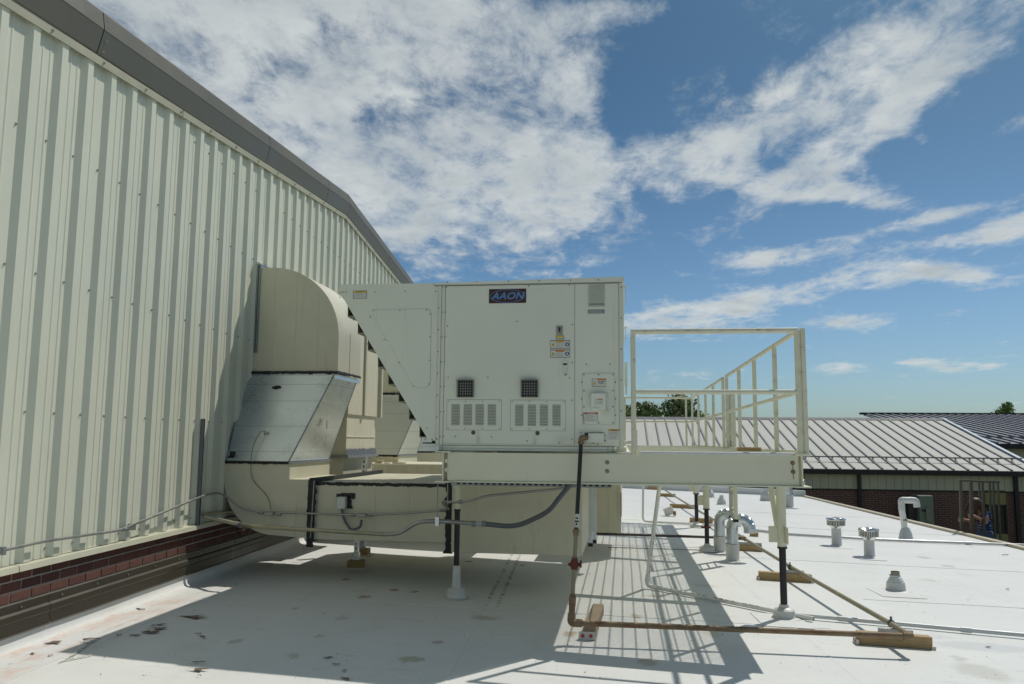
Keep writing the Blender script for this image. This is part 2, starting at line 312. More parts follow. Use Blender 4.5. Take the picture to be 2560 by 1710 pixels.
def prism(bm, pts, d, mi=0):
    """closed outline pts (3D, planar) pushed along vector d"""
    d = Vector(d); a = [bm.verts.new(Vector(p)) for p in pts]; b = [bm.verts.new(Vector(p) + d) for p in pts]; n = len(a)
    bm.faces.new(a).material_index = mi; bm.faces.new(b[::-1]).material_index = mi
    for i in range(n): bm.faces.new((a[i], b[i], b[(i + 1) % n], a[(i + 1) % n])).material_index = mi
def strip(bm, prof, paths, mi=0):
    """open or closed profile swept through explicit lists of points"""
    rows = [[bm.verts.new(Vector(p)) for p in row] for row in paths]
    for a, b in zip(rows, rows[1:]):
        for i in range(len(a) - 1): bm.faces.new((a[i], a[i + 1], b[i + 1], b[i])).material_index = mi
def smoothpath(pts, r, seg=5):
    pts = [Vector(p) for p in pts]; out = [pts[0]]
    for i in range(1, len(pts) - 1):
        a, b, c = pts[i - 1], pts[i], pts[i + 1]; rr = min(r, (a - b).length * .45, (c - b).length * .45)
        p = b + (a - b).normalized() * rr; q = b + (c - b).normalized() * rr
        for k in range(seg + 1): t = k / seg; out.append(p * (1 - t) ** 2 + b * 2 * t * (1 - t) + q * t * t)
    return out + [pts[-1]]
def tube(bm, pts, r, n=10, cap=True, mi=0, radii=None):
    pts = [Vector(p) for p in pts]; rings = []; up = Vector((0, 0, 1)); prev = None
    for i, p in enumerate(pts):
        t = (pts[min(i + 1, len(pts) - 1)] - pts[max(i - 1, 0)])
        if t.length < 1e-9: t = Vector((0, 0, 1))
        t.normalize()
        if prev is None: a = t.cross(up) if abs(t.z) < .95 else t.cross(Vector((1, 0, 0)))
        else: a = prev - t * prev.dot(t)
        a.normalize(); prev = a; b = t.cross(a); rr = radii[i] if radii else r
        rings.append([bm.verts.new(p + a * (rr * math.cos(2 * math.pi * k / n)) + b * (rr * math.sin(2 * math.pi * k / n))) for k in range(n)])
    for u, v in zip(rings, rings[1:]):
        for k in range(n): bm.faces.new((u[k], u[(k + 1) % n], v[(k + 1) % n], v[k])).material_index = mi
    if cap: bm.faces.new(rings[0][::-1]).material_index = mi; bm.faces.new(rings[-1]).material_index = mi
def lathe(bm, c, prof, n=20, mi=0, wob=0):
    c = Vector(c); rings = []
    for (r, z) in prof:
        rings.append([bm.verts.new(c + Vector(((r + (rnd.uniform(-wob, wob) if wob else 0)) * math.cos(2 * math.pi * k / n), (r) * math.sin(2 * math.pi * k / n), z))) for k in range(n)])
    for u, v in zip(rings, rings[1:]):
        for k in range(n): bm.faces.new((u[k], u[(k + 1) % n], v[(k + 1) % n], v[k])).material_index = mi
    bm.faces.new(rings[0][::-1]).material_index = mi; bm.faces.new(rings[-1]).material_index = mi
X_, Y_, Z_ = Vector((1, 0, 0)), Vector((0, 1, 0)), Vector((0, 0, 1))
def cyl(bm, a, b, r, n=10, mi=0): tube(bm, [a, b], r, n, True, mi)
def text(name, s, loc, size, m, parent, sx=1, shear=0, bold=0, axes='XZ', depth=.0006):
    cu = bpy.data.curves.new(name, 'FONT'); cu.body = s; cu.size = size; cu.align_x = 'CENTER'; cu.align_y = 'CENTER'; cu.shear = shear; cu.offset = bold; cu.extrude = depth; cu.resolution_u = 3
    cu.materials.append(m); o = bpy.data.objects.new(name, cu); C.objects.link(o)
    o.rotation_euler = (math.pi / 2, 0, 0); o.location = loc; o.scale = (sx, 1, 1); bpy.context.view_layer.update()
    me = bpy.data.meshes.new_from_object(o.evaluated_get(bpy.context.evaluated_depsgraph_get())); me.name = name; o2 = bpy.data.objects.new(name, me); C.objects.link(o2); o2.rotation_euler = o.rotation_euler; o2.location = loc; o2.scale = o.scale; bpy.data.objects.remove(o); o = o2; me.materials.clear(); me.materials.append(m); me['kind'] = 'x'; del me['kind']; o.name = name
    if parent is not None: attach(o, parent)
    return o
def copy_thing(root, loc, label=None, group=None):
    r = root.copy(); C.objects.link(r); r.location = loc
    if label: r['label'] = label
    if group: r['group'] = group
    for ch in list(root.children):
        c = ch.copy(); C.objects.link(c); c.parent = r
        for g in list(ch.children): d = g.copy(); C.objects.link(d); d.parent = c
    return r

# ================================================================== SETTING
# ground far below
bm = BM(); v = [bm.verts.new(p) for p in ((-1500, -300, -4.3), (1500, -300, -4.3), (1500, 2000, -4.3), (-1500, 2000, -4.3))]; bm.faces.new(v); mk('ground', bm, M_ground, kind='structure')
# white roof: gently uneven sheet, parallel to the tall wall
WR = 7.56
def roofgrid():
    bm = BM(); ss = [-3 + i * .3 for i in range(110)]; ws = [WC + .0 + i * (WR - WC) / 42 for i in range(43)]
    grid = []
    for s in ss:
        row = []
        for ww in ws:
            p = WN * ww + WD * s; z = rz(p.x, p.y) + .006 * (noise.noise(Vector((p.x * .9, p.y * .55, 0)))) * (1 if s < 28 else 0)
            row.append(bm.verts.new((p.x, p.y, z)))
        grid.append(row)
    for a, b in zip(grid, grid[1:]):
        for i in range(len(a) - 1): bm.faces.new((a[i], a[i + 1], b[i + 1], b[i]))
    return bm, ss[-1]
bm, SEND = roofgrid(); roof = mk('roof', bm, M_roof, smooth=True, kind='structure')
SEND = -3 + 109 * .3
def wpt(s, ww, h): p = WN * ww + WD * s; return Vector((p.x, p.y, rz(p.x, p.y) + h))
# upturned membrane at the tall wall
bm = BM(); prof = [(.26, .003), (.10, .005), (.065, .012), (.042, .026), (.030, .05), (.024, .085), (.022, .122)]
rows = []
for i in range(140):
    s = 1.5 + i * .24; j = noise.noise(Vector((s * 1.3, 0, 0))) * .012
    rows.append([wpt(s, WC + a + (j * .5 if .025 < b < .2 else 0), 0) + Z_ * (b if b > .2 else b) for a, b in prof])
strip(bm, None, rows); mk('upturn', bm, M_roof, roof, smooth=True)
# laps between membrane sheets
bm = BM()
def lap(p, q, wd=.012, h=.004):
    p = Vector(p); q = Vector(q); d = (q - p); L_ = d.length; d.normalize(); nn = d.cross(Z_).normalized(); n_ = int(L_ / .3) + 1; rows = []
    for i in range(n_ + 1):
        c = p + d * (L_ * i / n_) + nn * .003 * noise.noise(Vector((i * .7, p.x, p.y)))
        rows.append([Vector((c.x + nn.x * o, c.y + nn.y * o, rz(c.x, c.y) + .006 * noise.noise(Vector((c.x * .9, c.y * .55, 0))) + z)) for o, z in ((-.06, .0005), (-.001, .0032), (.0, -.001))])
    strip(bm, None, rows)
for ww in (onroof(1209, 1525).dot(WN), WC + .40, 1.9, 4.6): lap(wpt(1.5, ww, 0), wpt(27, ww, 0))
lap(onroof(1209, 1525) + WN * .105, wpt(27, onroof(1209, 1525).dot(WN) + .105, 0))
for s, a, b in ((7.35, -1.45, 2.2), (9.2, -3.1, -1.4), (11.7, 1.9, 7.3), (16.5, -3.2, 7.3), (8.9, 3.0, 7.3), (20, 2, 7.3)): lap(wpt(s, a, 0), wpt(s, b, 0), .01)
mk('membrane_laps', bm, M_roof, roof)
# rectangular patches of membrane round the penetrations
bm = BM()
for (X, Y, aw, as_) in ((1953, 1552, .42, .55), (2240, 1484, .45, .5), (2174, 1396, .35, .4), (2092, 1368, .35, .4), (2267, 1352, .4, .4)):
    p = onroof(X, Y); obox(bm, p + Z_ * .003, WN + Z_ * -AL, WD, Z_, aw, as_, .004)
mk('membrane_patch', bm, M_roof, roof)
# far curb of the roof and the metal edge on the open side
bm = BM(); obox(bm, wpt(27.9, (WC + WR) / 2, .06), (WN - Z_ * AL).normalized(), WD, Z_, WR - WC + .2, .22, .26); mk('curb', bm, M_roof, roof)
bm = BM()
for k in range(10):
    s0 = 0 + k * 2.8; a = wpt(s0 + .006, WR + .03, .02); b = wpt(s0 + 2.794, WR + .03, .02); obox(bm, (a + b) / 2, (b - a).normalized(), (WN - Z_ * AL), Z_, (b - a).length, .14, .05)
mk('edge_trim', bm, mat('tan_edge_metal', (.50, .44, .30), .45, .1, .1), roof)
bm = BM(); obox(bm, wpt(12.4, (WC + WR) / 2, 0) - Z_ * 2.45, WN, WD, Z_, WR - WC - .05, 31, 4.2); mk('lower_wall', bm, mat('lower_brick', (.11, .05, .035), .9), roof)

# ================================================================== TALL METAL-CLAD BUILDING
bld = thing('metal_clad_building', 'tall cream ribbed metal building with bronze roof edge and red brick base', 'building', W(8, 0))
def rake(s): return 4.15 + (s - 4.604) * (4.908 - 4.15) / (12.312 - 4.604) if s < 12.312 else 4.908 - (s - 12.312) * .064
RP = .3045; S0 = 4.93 - .017   # rib centre reference
def panel(k):
    """one 0.914 m sheet with three ribs"""
    s0 = S0 + 1.5 * 0 + (3 * k - .5) * RP; bm = BM(); prof = []
    for j in range(3):
        c = s0 + RP * (j + .5)
        prof += [(c - RP * .5, 0), (c - .078, 0), (c - .034, .032), (c + .034, .032), (c + .078, 0)]
        # two small stiffening ribs on the flat between the main ribs
        f = c + .152
        prof += [(f - .052, 0), (f - .044, .004), (f - .034, .004), (f - .026, 0), (f + .026, 0), (f + .034, .004), (f + .044, .004), (f + .052, 0)]
    prof.sort(); prof = [(s, o) for s, o in prof if s <= s0 + 3 * RP + 1e-6]; prof.append((s0 + 3 * RP, prof[-1][1] if 0 else 0))
    lo = [W(s, .69, o) for s, o in prof]; hi = [W(s, rake(s) + .05, o) for s, o in prof]
    strip(bm, None, [lo, hi])
    # closed ribs at the foot
    for i in range(len(prof) - 1):
        if prof[i][1] > .02 and prof[i + 1][1] > .02: pass
    return mk('wall_panel', bm, M_wall, bld)
for k in range(-5, 16): panel(k)
# wall core behind the cladding
bm = BM(); core = [W(0, -.2, -.02), W(24, -.2, -.02), W(24, rake(24), -.02), W(12.312, rake(12.312), -.02), W(0, rake(0), -.02)]
prism(bm, core, WN * -6); mk('wall', bm, M_cream, bld)
# screws on the cladding
bm = BM()
def screw(p, r=.0085): cyl(bm, p, p + WN * .004, r * 1.15, 8); cyl(bm, p + WN * .004, p + WN * .014, r * .55, 6)
for z in (1.656, 2.571, 3.485, 4.272):
    for k in range(-5, 16):
        for d, o in ((5.125, 0), (5.238, 0), (5.43, 0), (5.737, 0)):
            s = d + .914 * k
            if z < rake(s) - .12 and not (8.8 < s < 9.4): screw(W(s, z, o))
for k in range(-5, 16):
    for d in (5.16, 5.24, 5.44, 5.52, 5.75, 5.83): screw(W(d + .914 * k, .75, 0))
for i in range(26): s = 2.6 + i * .61; screw(W(s, rake(s) + .035, .047), .012)
mk('screw', bm, mat('screw_head', (.36, .36, .29), .5, .1), bld, kind='stuff')
# sill cap
bm = BM()
for k in range(8):
    a = -1 + 3.05 * k + .003; b = a + 3.044; rows = []
    for s in (a, b): rows.append([W(s, .69, .0), W(s, .682, .062), W(s, .645, .068), W(s, .640, .03), W(s, .640, 0)])
    strip(bm, None, rows)
mk('sill_cap', bm, mat('sill_cap_paint', (.56, .55, .42), .45, 0, .05), bld)
# bricks: three courses, single bricks
bm = BM(); obox(bm, W(11, .54, -.035), WD, WN, Z_, 26, .07, .24); mk('mortar_bed', bm, M_mortar, bld)
bm = BM(); box(bm, -.096, .096, -.01, .012, -.0285, .0285, .003); bme = bpy.data.meshes.new('brick'); bmesh.ops.recalc_face_normals(bm, faces=bm.faces[:]); bm.to_mesh(bme); bm.free()
bms = []
for i in range(4): q = bme.copy(); q.materials.append(brick_mat(i)); bms.append(q)
Rw = Matrix((WD, WN, Z_)).transposed().to_4x4()
nb = 0
for r in range(3):
    s = 3.6 + (.1015 if r % 2 else 0)
    while s < 12.2 and nb < 290:
        o = bpy.data.objects.new('brick', bms[rnd.choice((0, 0, 1, 1, 2, 3) if r < 2 else (1, 3, 3, 0))]); C.objects.link(o)
        M = Matrix.Translation(W(s, .613 - r * .0677, -0.006 + rnd.uniform(-.0015, .0015))) @ Rw; o.matrix_world = M; o.parent = bld; o.matrix_parent_inverse = Matrix.Translation(-Vector(bld.location)); nb += 1
        s += .203
# brown counterflashing with a stepped profile
bm = BM()
for k in range(8):
    a = -.6 + 3.05 * k + .004; b = a + 3.045; n = 10; rows = []
    for i in range(n + 1):
        s = a + (b - a) * i / n; j = noise.noise(Vector((s * 2.1, 3, 0))) * .006
        rows.append([W(s, .445, .006), W(s, .436, .016), W(s, .385, .018 + j * .4), W(s, .372, .034 + j * .4), W(s, .335, .037 + j * .4), W(s, .325, .031), W(s, .252, .035 + j * .8), W(s, .245, .045 + j * .8)])
    strip(bm, None, rows)
mk('counterflashing', bm, M_bronze2, bld)
bm = BM()
for i in range(46): s = 2.2 + i * .43; cyl(bm, W(s, .41, .014), W(s, .41, .026), .008, 6)
mk('flashing_fastener', bm, M_strut, bld, kind='stuff')
# rake flashing: cream trim strip, dark flat face, lighter sloping upper face
bm = BM()
def rakerow(s, pr): return [W(s, rake(s) + z, o) for o, z in pr]
TR = [(.033, .004), (.046, .002), (.050, .062), (.036, .070), (.0, .072)]
for a, b in ((0, 6.9), (6.91, 12.312), (12.312, 24)): strip(bm, None, [rakerow(a, TR), rakerow(b, TR)])
mk('trim_strip', bm, mat('cream_rake_trim', (.42, .41, .30), .5, 0, .08), bld)
FP = [(.0, .070), (.048, .066), (.056, .074), (.098, .246), (.102, .252), (.082, .385), (.070, .40), (.03, .41), (-.3, .43), (-3.2, .86)]
js = [0, 2.4, 5.53, 8.90, 11.35]
def fascia(a, b, n):
    bm = BM(); rows = []
    for i in range(n + 1):
        s = a + (b - a) * i / n; rows.append([W(s, rake(s) + z + .006 * noise.noise(Vector((s * .9, o * 5, z * 4))), o + .006 * noise.noise(Vector((s * .7, z * 6, 1)))) for o, z in FP])
    strip(bm, None, rows); return mk('rake_flashing', bm, M_bronze, bld)
js2 = [-.5, 2.4, 5.54, 8.90, 11.2, 12.312, 15.2, 18.2, 21.2, 24]
for a, b in zip(js2, js2[1:]): fascia(a + .005, b - (.005 if b != 12.312 else 0), 10)
# lapped joint covers
for j in (2.4, 5.54, 8.90, 11.2, 15.2, 18.2):
    bm = BM(); rows = [[W(j + d, rake(j + d) + z - .002, o - .012 if o > 0 else o - .01) for o, z in FP[1:8]] for d in (-.03, .03)]
    strip(bm, None, rows); mk('joint_backing', bm, M_dark, bld)
bm = BM()
for j in (5.54,):
    for z, o in ((.11, .066), (.19, .085), (.29, .096), (.35, .087)): cyl(bm, W(j + .06, rake(j) + z, o - .004), W(j + .06, rake(j) + z, o + .005), .006, 6)
mk('rivet', bm, M_shiny, bld, kind='stuff')

# ================================================================== DUCTWORK ALONG THE WALL
def quarter(bm, x0, x1, z0, z1, y0, y1, r, corner, n=14, mi=0):
    """box in XZ with one rounded corner, pushed in y"""
    pts = []
    cs = [('bl', x0, z0), ('br', x1, z0), ('tr', x1, z1), ('tl', x0, z1)]
    for nm, x, z in cs:
        if nm != corner: pts.append((x, y0, z)); continue
        cx = x + (r if x == x0 else -r); cz = z + (r if z == z0 else -r)
        a0 = {'bl': math.pi, 'br': 1.5 * math.pi, 'tr': 0, 'tl': .5 * math.pi}[nm]
        for i in range(n + 1):
            a = a0 + .5 * math.pi * i / n; pts.append((cx + r * math.cos(a), y0, cz + r * math.sin(a)))
    prism(bm, pts, (0, y1 - y0, 0), mi)
def drip(bm, x0, x1, y, z, t=.03, seed=0, step=.02):
    """ragged smear of sealant on a face looking at -Y"""
    up = []; dn = []; x = x0; i = 0
    while x <= x1 + 1e-6:
        a = noise.noise(Vector((x * 14, seed, 0))) * t * .9 + noise.noise(Vector((x * 45, seed, 4))) * t * .5
        b = noise.noise(Vector((x * 14, seed + 9, 0))) * t * .9 + noise.noise(Vector((x * 60, seed, 7))) * t * .7
        up.append(Vector((x, y, z + t + a * .6))); dn.append(Vector((x, y, z - t + b))); x += step
    rows = [up, dn]; strip(bm, None, rows)
def dripv(bm, z0, z1, x, y, t=.03, seed=0, lean=0):
    a_, b_ = [], []; z = z0
    while z <= z1 + 1e-6:
        xc = x + (z - z0) * lean; a_.append(Vector((xc - t + noise.noise(Vector((z * 16, seed, 1))) * t * .9, y, z))); b_.append(Vector((xc + t + noise.noise(Vector((z * 19, seed, 8))) * t * 1.1, y, z))); z += .02
    strip(bm, None, [a_, b_])
YD = 8.62
def supply_duct(name, label, dy, sheet=None):
    y = YD + dy; yb = 8.0 + dy
    t = thing(name, label, 'air duct', (-3.4, yb + .6, rz(-3.4, yb)), 'air ducts rising up the metal wall')
    xw = (WC - WN.y * (y + .3)) / WN.x - .08      # where the wall stands here
    bm = BM(); quarter(bm, xw, -3.095, 2.235, 3.40, y, y + .77, .80, 'tr', 18); mk('elbow', bm, M_duct, t, smooth=True)
    sb = BM()   # folded sheet joints and rivet heads
    for x_, za, zb_ in ((-3.86, 2.24, 3.39), (-3.60, 2.24, 3.36), (-3.34, 2.24, 3.12)): box(sb, x_, x_ + .006, y - .003, y, za, zb_)
    for x_, za, zb_ in ((-3.80, .57, 1.23), (-3.55, .54, 1.23)): box(sb, x_, x_ + .006, yb - .003, yb, za, zb_)
    for x_ in (-2.80, -2.45, -2.10): box(sb, x_, x_ + .005, yb + .0165, yb + .02, .51, 1.05)
    for x_ in (-1.40, -1.08, -.76): box(sb, x_, x_ + .006, yb - .003, yb, .42, 1.12)
    box(sb, -3.0945, -3.091, y + .38, y + .386, 2.24, 2.7); box(sb, -4.0, -3.36, yb - .0035, yb, 1.205, 1.211)
    for k in range(13): zz = .46 + k * .05; cyl(sb, (-1.635, yb, zz), (-1.635, yb - .003, zz), .004, 6)
    for k in range(22): xx_ = -3.98 + k * .04; cyl(sb, (xx_, y, 2.275), (xx_, y - .003, 2.275), .0035, 6)
    mk('sheet_joint', sb, M_duct2, t, kind='stuff')
    bm = BM()
    for k, (a, b) in enumerate(((.0, .02), (.03, .045), (.055, .075))):
        xx = xw + .105 + a; box(bm, xx, xx + .014, y - .03 + k * .008, y + .80, 2.44, 3.44 + (.02 if k == 1 else 0))
    mk('wall_collar', bm, M_strut, t)
    bm = BM(); lathe(bm, (xw + .15, y - .01, 3.43), [(.01, 0), (.04, .01), (.035, .03), (.005, .045)], 7, wob=.01); mk('sealant_blob', bm, M_boot, t)
    # transition piece: leans out from the wall and toward the front, in plain galvanised sheet
    bm = BM(); zt, zb = 2.205, 1.268; ybk = yb + 1.15; yt = y + .77; xl = -4.02 if dy == 0 else xw + .1
    v = [(xw + .06, y - .01, zt), (-3.125, y - .01, zt), (-3.352, yb, zb), (xl, yb, zb)]
    vb = [(xw + .06, yt, zt), (-3.125, yt, zt), (-3.352, ybk, zb), (xl, ybk, zb)]
    a = [bm.verts.new(p) for p in v]; b = [bm.verts.new(p) for p in vb]
    bm.faces.new(a); bm.faces.new(b[::-1])
    for i in range(4): bm.faces.new((a[i], b[i], b[(i + 1) % 4], a[(i + 1) % 4]))
    mk('transition', bm, sheet or M_galv, t)
    bm = BM()
    def lerp(p, q, k): return Vector(p) * (1 - k) + Vector(q) * k
    for k in (.13, .33, .62, .90):
        p = lerp(v[0], v[3], k); q = lerp(v[1], v[2], k); tube(bm, [p, q], .0018, 4)
        p = lerp(v[1], v[2], k); q = lerp(vb[1], vb[2], k); tube(bm, [p, q], .0022, 4)
    tube(bm, [Vector(v[1]), Vector(v[2])], .008, 6); tube(bm, [Vector(v[0]), Vector(v[3])], .006, 6); tube(bm, [Vector(vb[1]), Vector(vb[2])], .005, 6)
    mk('folded_seam', bm, M_strut, t)
    bm = BM(); box(bm, xw + .05, -3.10, y - .03, y + .79, 2.150, 2.185); mk('drive_slip', bm, M_galv, t)
    # dark mastic: around the two joints, a thumbed patch and drips
    bm = BM(); drip(bm, xw + .04, -3.09, y - .034, 2.215, .015, 1 + dy); up = []; dn = []; yy = y - .034
    while yy < y + .80: up.append(Vector((-3.088, yy, 2.236 + noise.noise(Vector((yy * 20, 1, 0))) * .01))); dn.append(Vector((-3.088, yy, 2.205 + noise.noise(Vector((yy * 20, 5, 0))) * .018))); yy += .02
    strip(bm, None, [up, dn]); mk('upper_sealant', bm, M_seal, t)
    bm = BM(); drip(bm, xl - .03, -3.345, yb - .012, 1.252, .013, 3 + dy); mk('lower_sealant', bm, M_seal, t)
    bm = BM(); dripv(bm, 1.26, 1.36, xl + .03, yb - .013 + .03, .03, 6, .25); mk('corner_sealant', bm, M_seal, t)
    dn_ = (Vector(v[3]) - Vector(v[0])).cross(Vector(v[1]) - Vector(v[0])).normalized(); dn_ = dn_ if dn_.y < 0 else -dn_
    c = lerp(lerp(v[0], v[3], .17), lerp(v[1], v[2], .17), .40) + dn_ * .003; e1 = (Vector(v[1]) - Vector(v[0])).normalized(); e2 = e1.cross(dn_)
    bm = BM(); pts = [c + e1 * (.058 * math.cos(q) * rnd.uniform(.75, 1.15)) + e2 * (.022 * math.sin(q) * rnd.uniform(.7, 1.3)) for q in [k * .42 for k in range(15)]]; prism(bm, pts, dn_ * .003); mk('sealant_patch', bm, M_seal, t)
    # lower elbow with a recessed upper right corner, curved toward the wall
    bm = BM(); pts = [(xl - .012, 1.242)]; r = .56; cx, cz = xl - .012 + r, .535 + r
    for i in range(15):
        q = math.pi + .5 * math.pi * i / 14; pts.append((cx + r * math.cos(q), cz + r * math.sin(q)))
    pts += [(-3.14, .515), (-3.14, 1.09), (-3.34, 1.09), (-3.34, 1.242)]
    prism(bm, [(x, yb, z) for x, z in pts], (0, 1.14, 0)); mk('base_elbow', bm, M_duct, t, smooth=True)
    bm = BM(); box(bm, xl - .03, -3.325, yb - .01, yb + 1.17, 1.243, 1.262); mk('flange', bm, M_strut, t)
    bm = BM(); box(bm, -3.09, -1.72, yb + .02, yb + 2.35, .50, 1.062, .006); mk('horizontal_duct', bm, M_duct, t)
    bm = BM(); box(bm, -3.125, -3.07, yb - .012, yb + 2.36, .48, 1.105); mk('joint_flange', bm, M_seal, t)
    bm = BM(); dripv(bm, .43, 1.12, -3.10, yb - .018, .034, 2 + dy, .03); mk('sealant_band', bm, M_seal, t)
    bm = BM(); dripv(bm, .40, 1.08, -1.70, yb + .012, .034, 8 + dy); mk('sealant_band', bm, M_seal, t)
    bm = BM(); drip(bm, -3.06, -1.72, yb + .016, 1.052, .016, 4 + dy); mk('sealant_band', bm, M_seal, t)
    bm = BM(); dripv(bm, .52, 1.08, -3.088, yb - .022, .005, 21, .03); mk('sealant_streak', bm, M_strut, t)
    bm = BM(); box(bm, -1.67, -.40, yb, yb + 1.45, .414, 1.13, .006); mk('plenum', bm, M_duct, t)
    return t
d1 = supply_duct('wall_duct', 'nearest duct, with bare galvanised leaning middle piece above a rounded cream base', 0)
d3 = supply_duct('wall_duct', 'farther duct whose pale galvanised middle shows between the cream duct and the unit hood', 4.05, mat('pale_sheet', (.60, .62, .54), .5, .15, .08, 2, .003, 2))
d4 = supply_duct('wall_duct', 'farthest duct, a sliver with dark streaked galvanised side beside the unit base', 8.1)
# small fittings on the first duct
# second duct: boxed, sunlit on its right side
t = thing('boxed_wall_duct', 'cream boxed duct between the galvanised ones, its sunlit side face ribbed', 'air duct', (-3.8, 10.2, .1))
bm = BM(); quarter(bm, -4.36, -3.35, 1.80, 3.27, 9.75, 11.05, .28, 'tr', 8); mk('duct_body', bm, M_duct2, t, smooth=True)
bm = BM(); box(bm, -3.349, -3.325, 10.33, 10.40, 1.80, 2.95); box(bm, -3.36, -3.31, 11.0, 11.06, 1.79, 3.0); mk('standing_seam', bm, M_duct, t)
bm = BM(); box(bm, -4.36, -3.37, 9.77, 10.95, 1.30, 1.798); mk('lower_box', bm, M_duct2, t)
bm = BM(); box(bm, -3.369, -3.362, 9.78, 10.94, 1.52, 1.527); mk('cross_seam', bm, M_cream, t)
bm = BM(); a_, b_, c_ = [], [], []; yy = 9.75
while yy < 10.97: a_.append(Vector((-3.360, yy, 1.37 + noise.noise(Vector((yy * 18, 0, 2))) * .03 + abs(noise.noise(Vector((yy * 60, 0, 2)))) * .03))); b_.append(Vector((-3.355, yy, 1.30 + noise.noise(Vector((yy * 22, 8, 2))) * .02))); yy += .015
strip(bm, None, [a_, b_]); mk('sealant', bm, M_flex, t)
bm = BM(); box(bm, -4.38, -3.33, 9.74, 11.0, 1.265, 1.30); mk('base_flange', bm, M_strut, t)
bm = BM(); box(bm, -4.38, -3.40, 9.78, 10.95, 1.0, 1.265); mk('lower_neck', bm, M_duct, t)
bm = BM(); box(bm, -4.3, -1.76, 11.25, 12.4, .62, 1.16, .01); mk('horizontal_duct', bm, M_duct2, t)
bm = BM()
cbx = at(1500, 1300, 11.2)
t2 = thing('return_box', 'cream sheet metal return box hanging beneath the far part of the platform', 'air duct', (-.2, 11.2, .3))
box(bm, -.62, -.045, 11.0, 12.6, .31, 1.16, .005); mk('box_body', bm, M_duct, t2)
bm = BM(); box(bm, -.205, -.19, 10.992, 11.0, .33, 1.15); box(bm, -.075, -.06, 10.985, 11.0, .50, .86); box(bm, -.045, -.035, 10.99, 12.6, .52, .84); box(bm, -.62, -.36, 10.97, 11.0, .33, 1.15); mk('edge_seam', bm, M_duct2, t2)
# bracket uprights at the end of the first plenum
bm = BM(); Zb = rz(-.4, 10)
for k, (X, Y0, Y1) in enumerate(((1478, 1215, 1358), (1487, 1215, 1350))):
    p = at(X, Y1, 9.6 + k * .1); box(bm, p.x - .018, p.x + .018, p.y, p.y + .04, p.z, 1.16)
t3 = thing('duct_bracket', 'pair of upright metal brackets against the end of the near plenum box', 'bracket', (-.4, 9.6, .3)); mk('upright', bm, M_galv, t3)
bm = BM()
for k, (X, Y1) in enumerate(((1478, 1358), (1487, 1350))): p = at(X, Y1, 9.6 + k * .1); box(bm, p.x - .035, p.x + .02, p.y - .03, p.y + .05, p.z - .035, p.z)
mk('rubber_foot', bm, M_seal, t3)

# fittings on duct one: junction box, conduit bodies, sensor wire
y = 7.99
p = at(859, 1245, y + .03)
t = thing('junction_box', 'small white cover junction box smeared round with black sealant on the duct', 'junction box', p)
bm = BM(); a = at(849, 1241, y + .03); b = at(868, 1271, y + .03); box(bm, a.x, b.x, y - .045, y + .03, b.z, a.z, .004); mk('cover', bm, mat('white_cover', (.60, .61, .58), .5), t)
bm = BM(); drip(bm, a.x - .03, b.x + .08, y + .021, a.z + .012, .022, 33, .012); dripv(bm, b.z + .0, a.z + .02, b.x + .02, y + .021, .026, 31); mk('sealant', bm, M_seal, t)
bm = BM(); cx_ = (a.x + b.x) / 2
pth = smoothpath([(cx_, y - .01, b.z), at(860, 1300, y - .02), at(878, 1327, y - .03), at(901, 1318, y - .04), at(904, 1300, y - .05)], .12, 6); tube(bm, pth, .013, 8); mk('flexible_whip', bm, M_flex, t, smooth=True)
# upper thin conduit
t = thing('thin_conduit', 'thin grey conduit rising along the ribbed wall then across the near duct', 'conduit', W(6, .9))
pp = [onwall(-60, 1391, .07), onwall(110, 1353, .07), onwall(303, 1325, .07), onwall(335, 1311, .075), onwall(470, 1255, .08), onwall(512, 1238, .09), at(545, 1231, 7.74), at(570, 1243, 7.84), at(600, 1271, 7.93), at(640, 1279, 7.95), at(900, 1288, 7.95), at(1000, 1284, 7.95), at(1100, 1277, 7.93), at(1121, 1273, 7.85)]
bm = BM(); tube(bm, smoothpath(pp, .12, 4), .0105, 8); mk('pipe', bm, M_galv2, t, smooth=True)
bm = BM()
for q, r in ((onwall(311, 1323, .07), .017), (at(652, 1282, 7.95), .016), (at(697, 1286, 7.95), .016), (at(884, 1288, 7.95), .016), (at(926, 1288, 7.95), .016), (at(1106, 1276, 7.92), .016)): cyl(bm, q - X_ * .022 if q.x > -3.8 else q - WD * .03, q + X_ * .022 if q.x > -3.8 else q + WD * .03, r, 8)
mk('coupling', bm, M_strut, t)
for X, Y in ((675, 1284), (906, 1288)):
    bm = BM(); q = at(X, Y, 7.93); box(bm, q.x - .05, q.x + .05, q.y - .035, q.y + .01, q.z - .02, q.z + .02, .012); mk('conduit_body', bm, M_galv2, t, smooth=True)
    bm = BM(); box(bm, q.x - .044, q.x + .044, q.y - .040, q.y - .0345, q.z - .015, q.z + .015); mk('cover_plate', bm, mat('body_cover', (.40, .39, .33), .45, .3), t)
bm = BM()
for X in (2, 330): q = onwall(X, 1377 - (X > 100) * 60, .06); obox(bm, q, WN, WD, Z_, .05, .03, .05)
mk('clamp', bm, M_strut, t)
t = thing('sensor_wire', 'thin dark wire looping from the galvanised sheet down to the conduit', 'wire', at(640, 1180, 7.98))
bm = BM(); pth = [at(664, 1079, 8.19), at(652, 1077, 8.12), at(636, 1105, 8.04), at(629, 1130, 7.99), at(627, 1155, 7.95), at(627, 1190, 7.98), at(640, 1212, 7.99), at(660, 1230, 7.99), at(673, 1250, 7.98), at(677, 1273, 7.94)]
tube(bm, smoothpath(pth, .1, 3), .003, 5); mk('wire', bm, M_ink, t)
